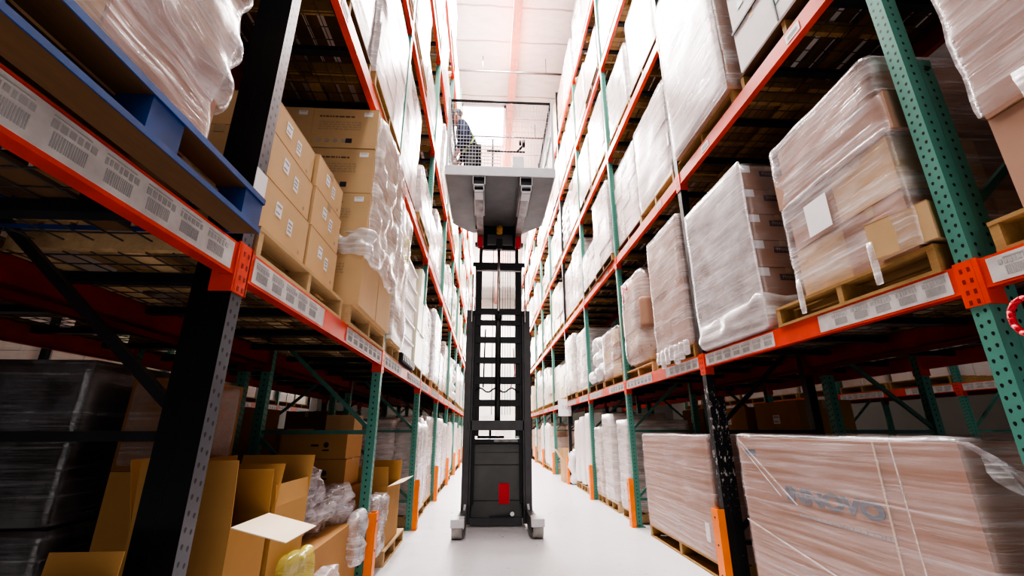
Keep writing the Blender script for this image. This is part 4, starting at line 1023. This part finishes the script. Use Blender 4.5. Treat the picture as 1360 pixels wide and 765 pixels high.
for h_, base in (('hal', -1), ('har', 1)):      # fingers: short chains rooted in the palm
    p0 = Vector(pv[h_])
    for q in range(5):
        a = (q-1.5)*.02; n1, n2 = h_+'f%d' % q, h_+'g%d' % q
        ln = (.05, .07, .075, .07, .055)[q]
        d1 = Vector((-.7, a*8, -.3)) if q else Vector((-.3, -base*.9, .1))
        pv[n1] = tuple(p0+d1.normalized()*(.035+ln*.5)+Vector((0, a, 0))); pv[n2] = tuple(Vector(pv[n1])+(d1+Vector((0, 0, -.7))).normalized()*ln*.6)
        pr[n1] = .010; pr[n2] = .008; pe_ += [(h_, n1), (n1, n2)]
keys = list(pv); ix = {k_: i for i, k_ in enumerate(keys)}
skin_obj('body', [pv[k_] for k_ in keys], [(ix[a], ix[b_]) for a, b_ in pe_], [pr[k_]*.93 for k_ in keys], 'skin', pe)
def cloth(name, names, add, m, root_n):
    ed = [(a, b_) for a, b_ in pe_ if a in names and b_ in names]; kk_ = [k_ for k_ in keys if k_ in names]; jx = {k_: i for i, k_ in enumerate(kk_)}
    return skin_obj(name, [pv[k_] for k_ in kk_], [(jx[a], jx[b_]) for a, b_ in ed], [pr[k_]+add for k_ in kk_], m, pe, root_i=jx[root_n])
cloth('jacket', {'pelvis', 'waist', 'chest', 'neckb', 'shl', 'ell', 'wrl', 'shr', 'elr', 'wrr'}, .022, 'navy', 'pelvis')
cloth('trousers', {'pelvis', 'hipl', 'kneel', 'ankl', 'hipr', 'kneer', 'ankr'}, .016, 'trouser', 'pelvis')
hc = Vector((-.235, -.095, 1.56))
b = MB(); b.shell(hc.x-.075, hc.x+.10, hc.y-.09, hc.y+.09, hc.z-.02, hc.z+.115, 'hair', .008, 2, 10, .08, True, freq=12, floorfix=False); b.obj('hair', pe)
b = MB(); b.tube(hc+Vector((-.075, -.01, -.02)), hc+Vector((-.115, -.015, -.05)), .012, 'skin', 8, .018); b.obj('nose', pe)
b = MB()
for q in (-.032, .032): b.tube(hc+Vector((-.078, q, .0)), hc+Vector((-.090, q, .0)), .010, 'ink', 8)
b.obj('eyes', pe)
b = MB(); b.box(hc.x-.095, hc.x-.075, hc.y-.025, hc.y+.025, hc.z-.082, hc.z-.074, 'mark'); b.obj('mouth', pe)
b = MB()
for q in (-1, 1): b.shell(hc.x-.01, hc.x+.025, hc.y+q*.085-.012, hc.y+q*.085+.012, hc.z-.05, hc.z+.01, 'skin', .001, 1, 5, .012, True)
b.obj('ears', pe)
b = MB(); b.path([(-.02, -.155, 1.30), (.07, -.15, 1.12), (.0, -.168, .95), (-.1, -.14, .86)], .016, 'neon', 6); b.path([(.02, -.16, .93), (.12, -.08, .93), (.18, .0, .95)], .016, 'neon', 6); b.path([(-.1, -.19, 1.2), (-.13, -.16, 1.02)], .014, 'neon', 6)
b.path([(-.06, .0, 1.40), (.08, .0, 1.2), (.18, .0, .95)], .016, 'neon', 6); b.obj('harness_strap', pe)
for s in (-1, 1):
    b = MB(); y = s*.125; x0 = .06 if s < 0 else .1; b.shell(x0-.22, x0+.06, y-.055, y+.055, 0, .11, 'mast_dark', .004, 1, 8, .04, True); b.obj('shoe', pe)

# ------------------------------------------------------------------ small things
b = MB(); b.box(-.17, .17, -.006, .006, -.24, .24, 'paper')
a_ = b.obj('aisle_sign', loc=(2.04, 11.65, 1.90-.06), label='small white aisle sign hanging from the lowest right beam', cat='sign')
a_.scale = (1.0, 1, .9)
put_text('16', .17, 'ink_grey', (0, -.007, 0), '-y', a_)
b = MB()
pts = [(.0, .02*math.cos(t*.5)*3, .075*math.sin(t*.5)) for t in range(14)]; b.path(pts, .012, 'red', 8)
b.obj('red_loop', loc=(2.105, 1.525, 1.71), label='red loop handle hanging past the green post at the right picture edge', cat='handle')
b = MB(); pts = [(0, .12*math.cos(t*.5), .10*math.sin(t*.5)) for t in range(14)]; b.path(pts, .018, 'red', 8)
b.obj('hose_coil', loc=(-1.0, 15.5, .95), label='red looped hose hanging on the left rack beside the truck', cat='hose')
# end-of-aisle stock seen through the mast
for i, (x, z, w, h) in enumerate(((-.1, 0, 1.0, 1.5), (1.1, 0, 1.0, 1.9), (-.1, 1.52, .9, .8), (.2, 0, 0, 0))):
    if w: link('wrapped_load', VAR[[0, 1, 4][i]], None, (x+.2, 34.2, z), 0, (1.1, 1, h/1.42), label='%s pale load standing at the far end of the aisle' % ['left lower', 'right tall', 'left upper'][i], cat='pallet load', group='loads at the aisle end')

# ------------------------------------------------------------------ light
def area(name, loc, sx, sy, e, rot=(0, 0, 0), c=(1, .965, .945)):
    l = bpy.data.lights.new(name, 'AREA'); l.shape = 'RECTANGLE'; l.size = sx; l.size_y = sy; l.energy = e; l.color = c
    o = bpy.data.objects.new(name, l); col.objects.link(o); o.location = loc; o.rotation_euler = rot; return o
for i, e in enumerate((200, 640, 900, 820, 780, 780)): area('high_bay_light', (.2, -3+6.2*i, 12.4), 1.6, 3.4, e)
for i in range(5): area('ceiling_fill_light', (.2, 4+6.2*i, 10.6), 1.2, 3.0, 45, (math.pi, 0, 0))  # added upward fill that brightens the ceiling, no fixtures modelled
area('rear_fill_light', (.8, -5.5, 4.2), 4, 6, 70, (R_(90), 0, 0))  # added fill behind the camera for faces turned toward it
area('aisle_light', (6.0, 8, 9.0), 1.2, 16, 40); area('aisle_light', (-4.8, 8, 9.0), 1.2, 16, 8)
area('aisle_end_light', (.6, 36.5, 8.0), 4, 6, 900, (R_(-70), 0, 0)); area('aisle_end_light', (.6, 34, 11.8), 6, 3, 1000)
w = bpy.data.worlds.new('world'); sc.world = w; w.use_nodes = True
w.node_tree.nodes['Background'].inputs[0].default_value = (.85, .88, 1, 1); w.node_tree.nodes['Background'].inputs[1].default_value = .03
sc.view_settings.view_transform = 'AgX'; sc.view_settings.look = 'AgX - High Contrast'; sc.view_settings.exposure = .95
cy = sc.cycles; cy.max_bounces = 8; cy.diffuse_bounces = 4; cy.glossy_bounces = 3; cy.transparent_max_bounces = 16; cy.transmission_bounces = 2; cy.sample_clamp_indirect = 4; cy.caustics_reflective = False; cy.caustics_refractive = False
cy.use_denoising = True
bpy.context.view_layer.update()
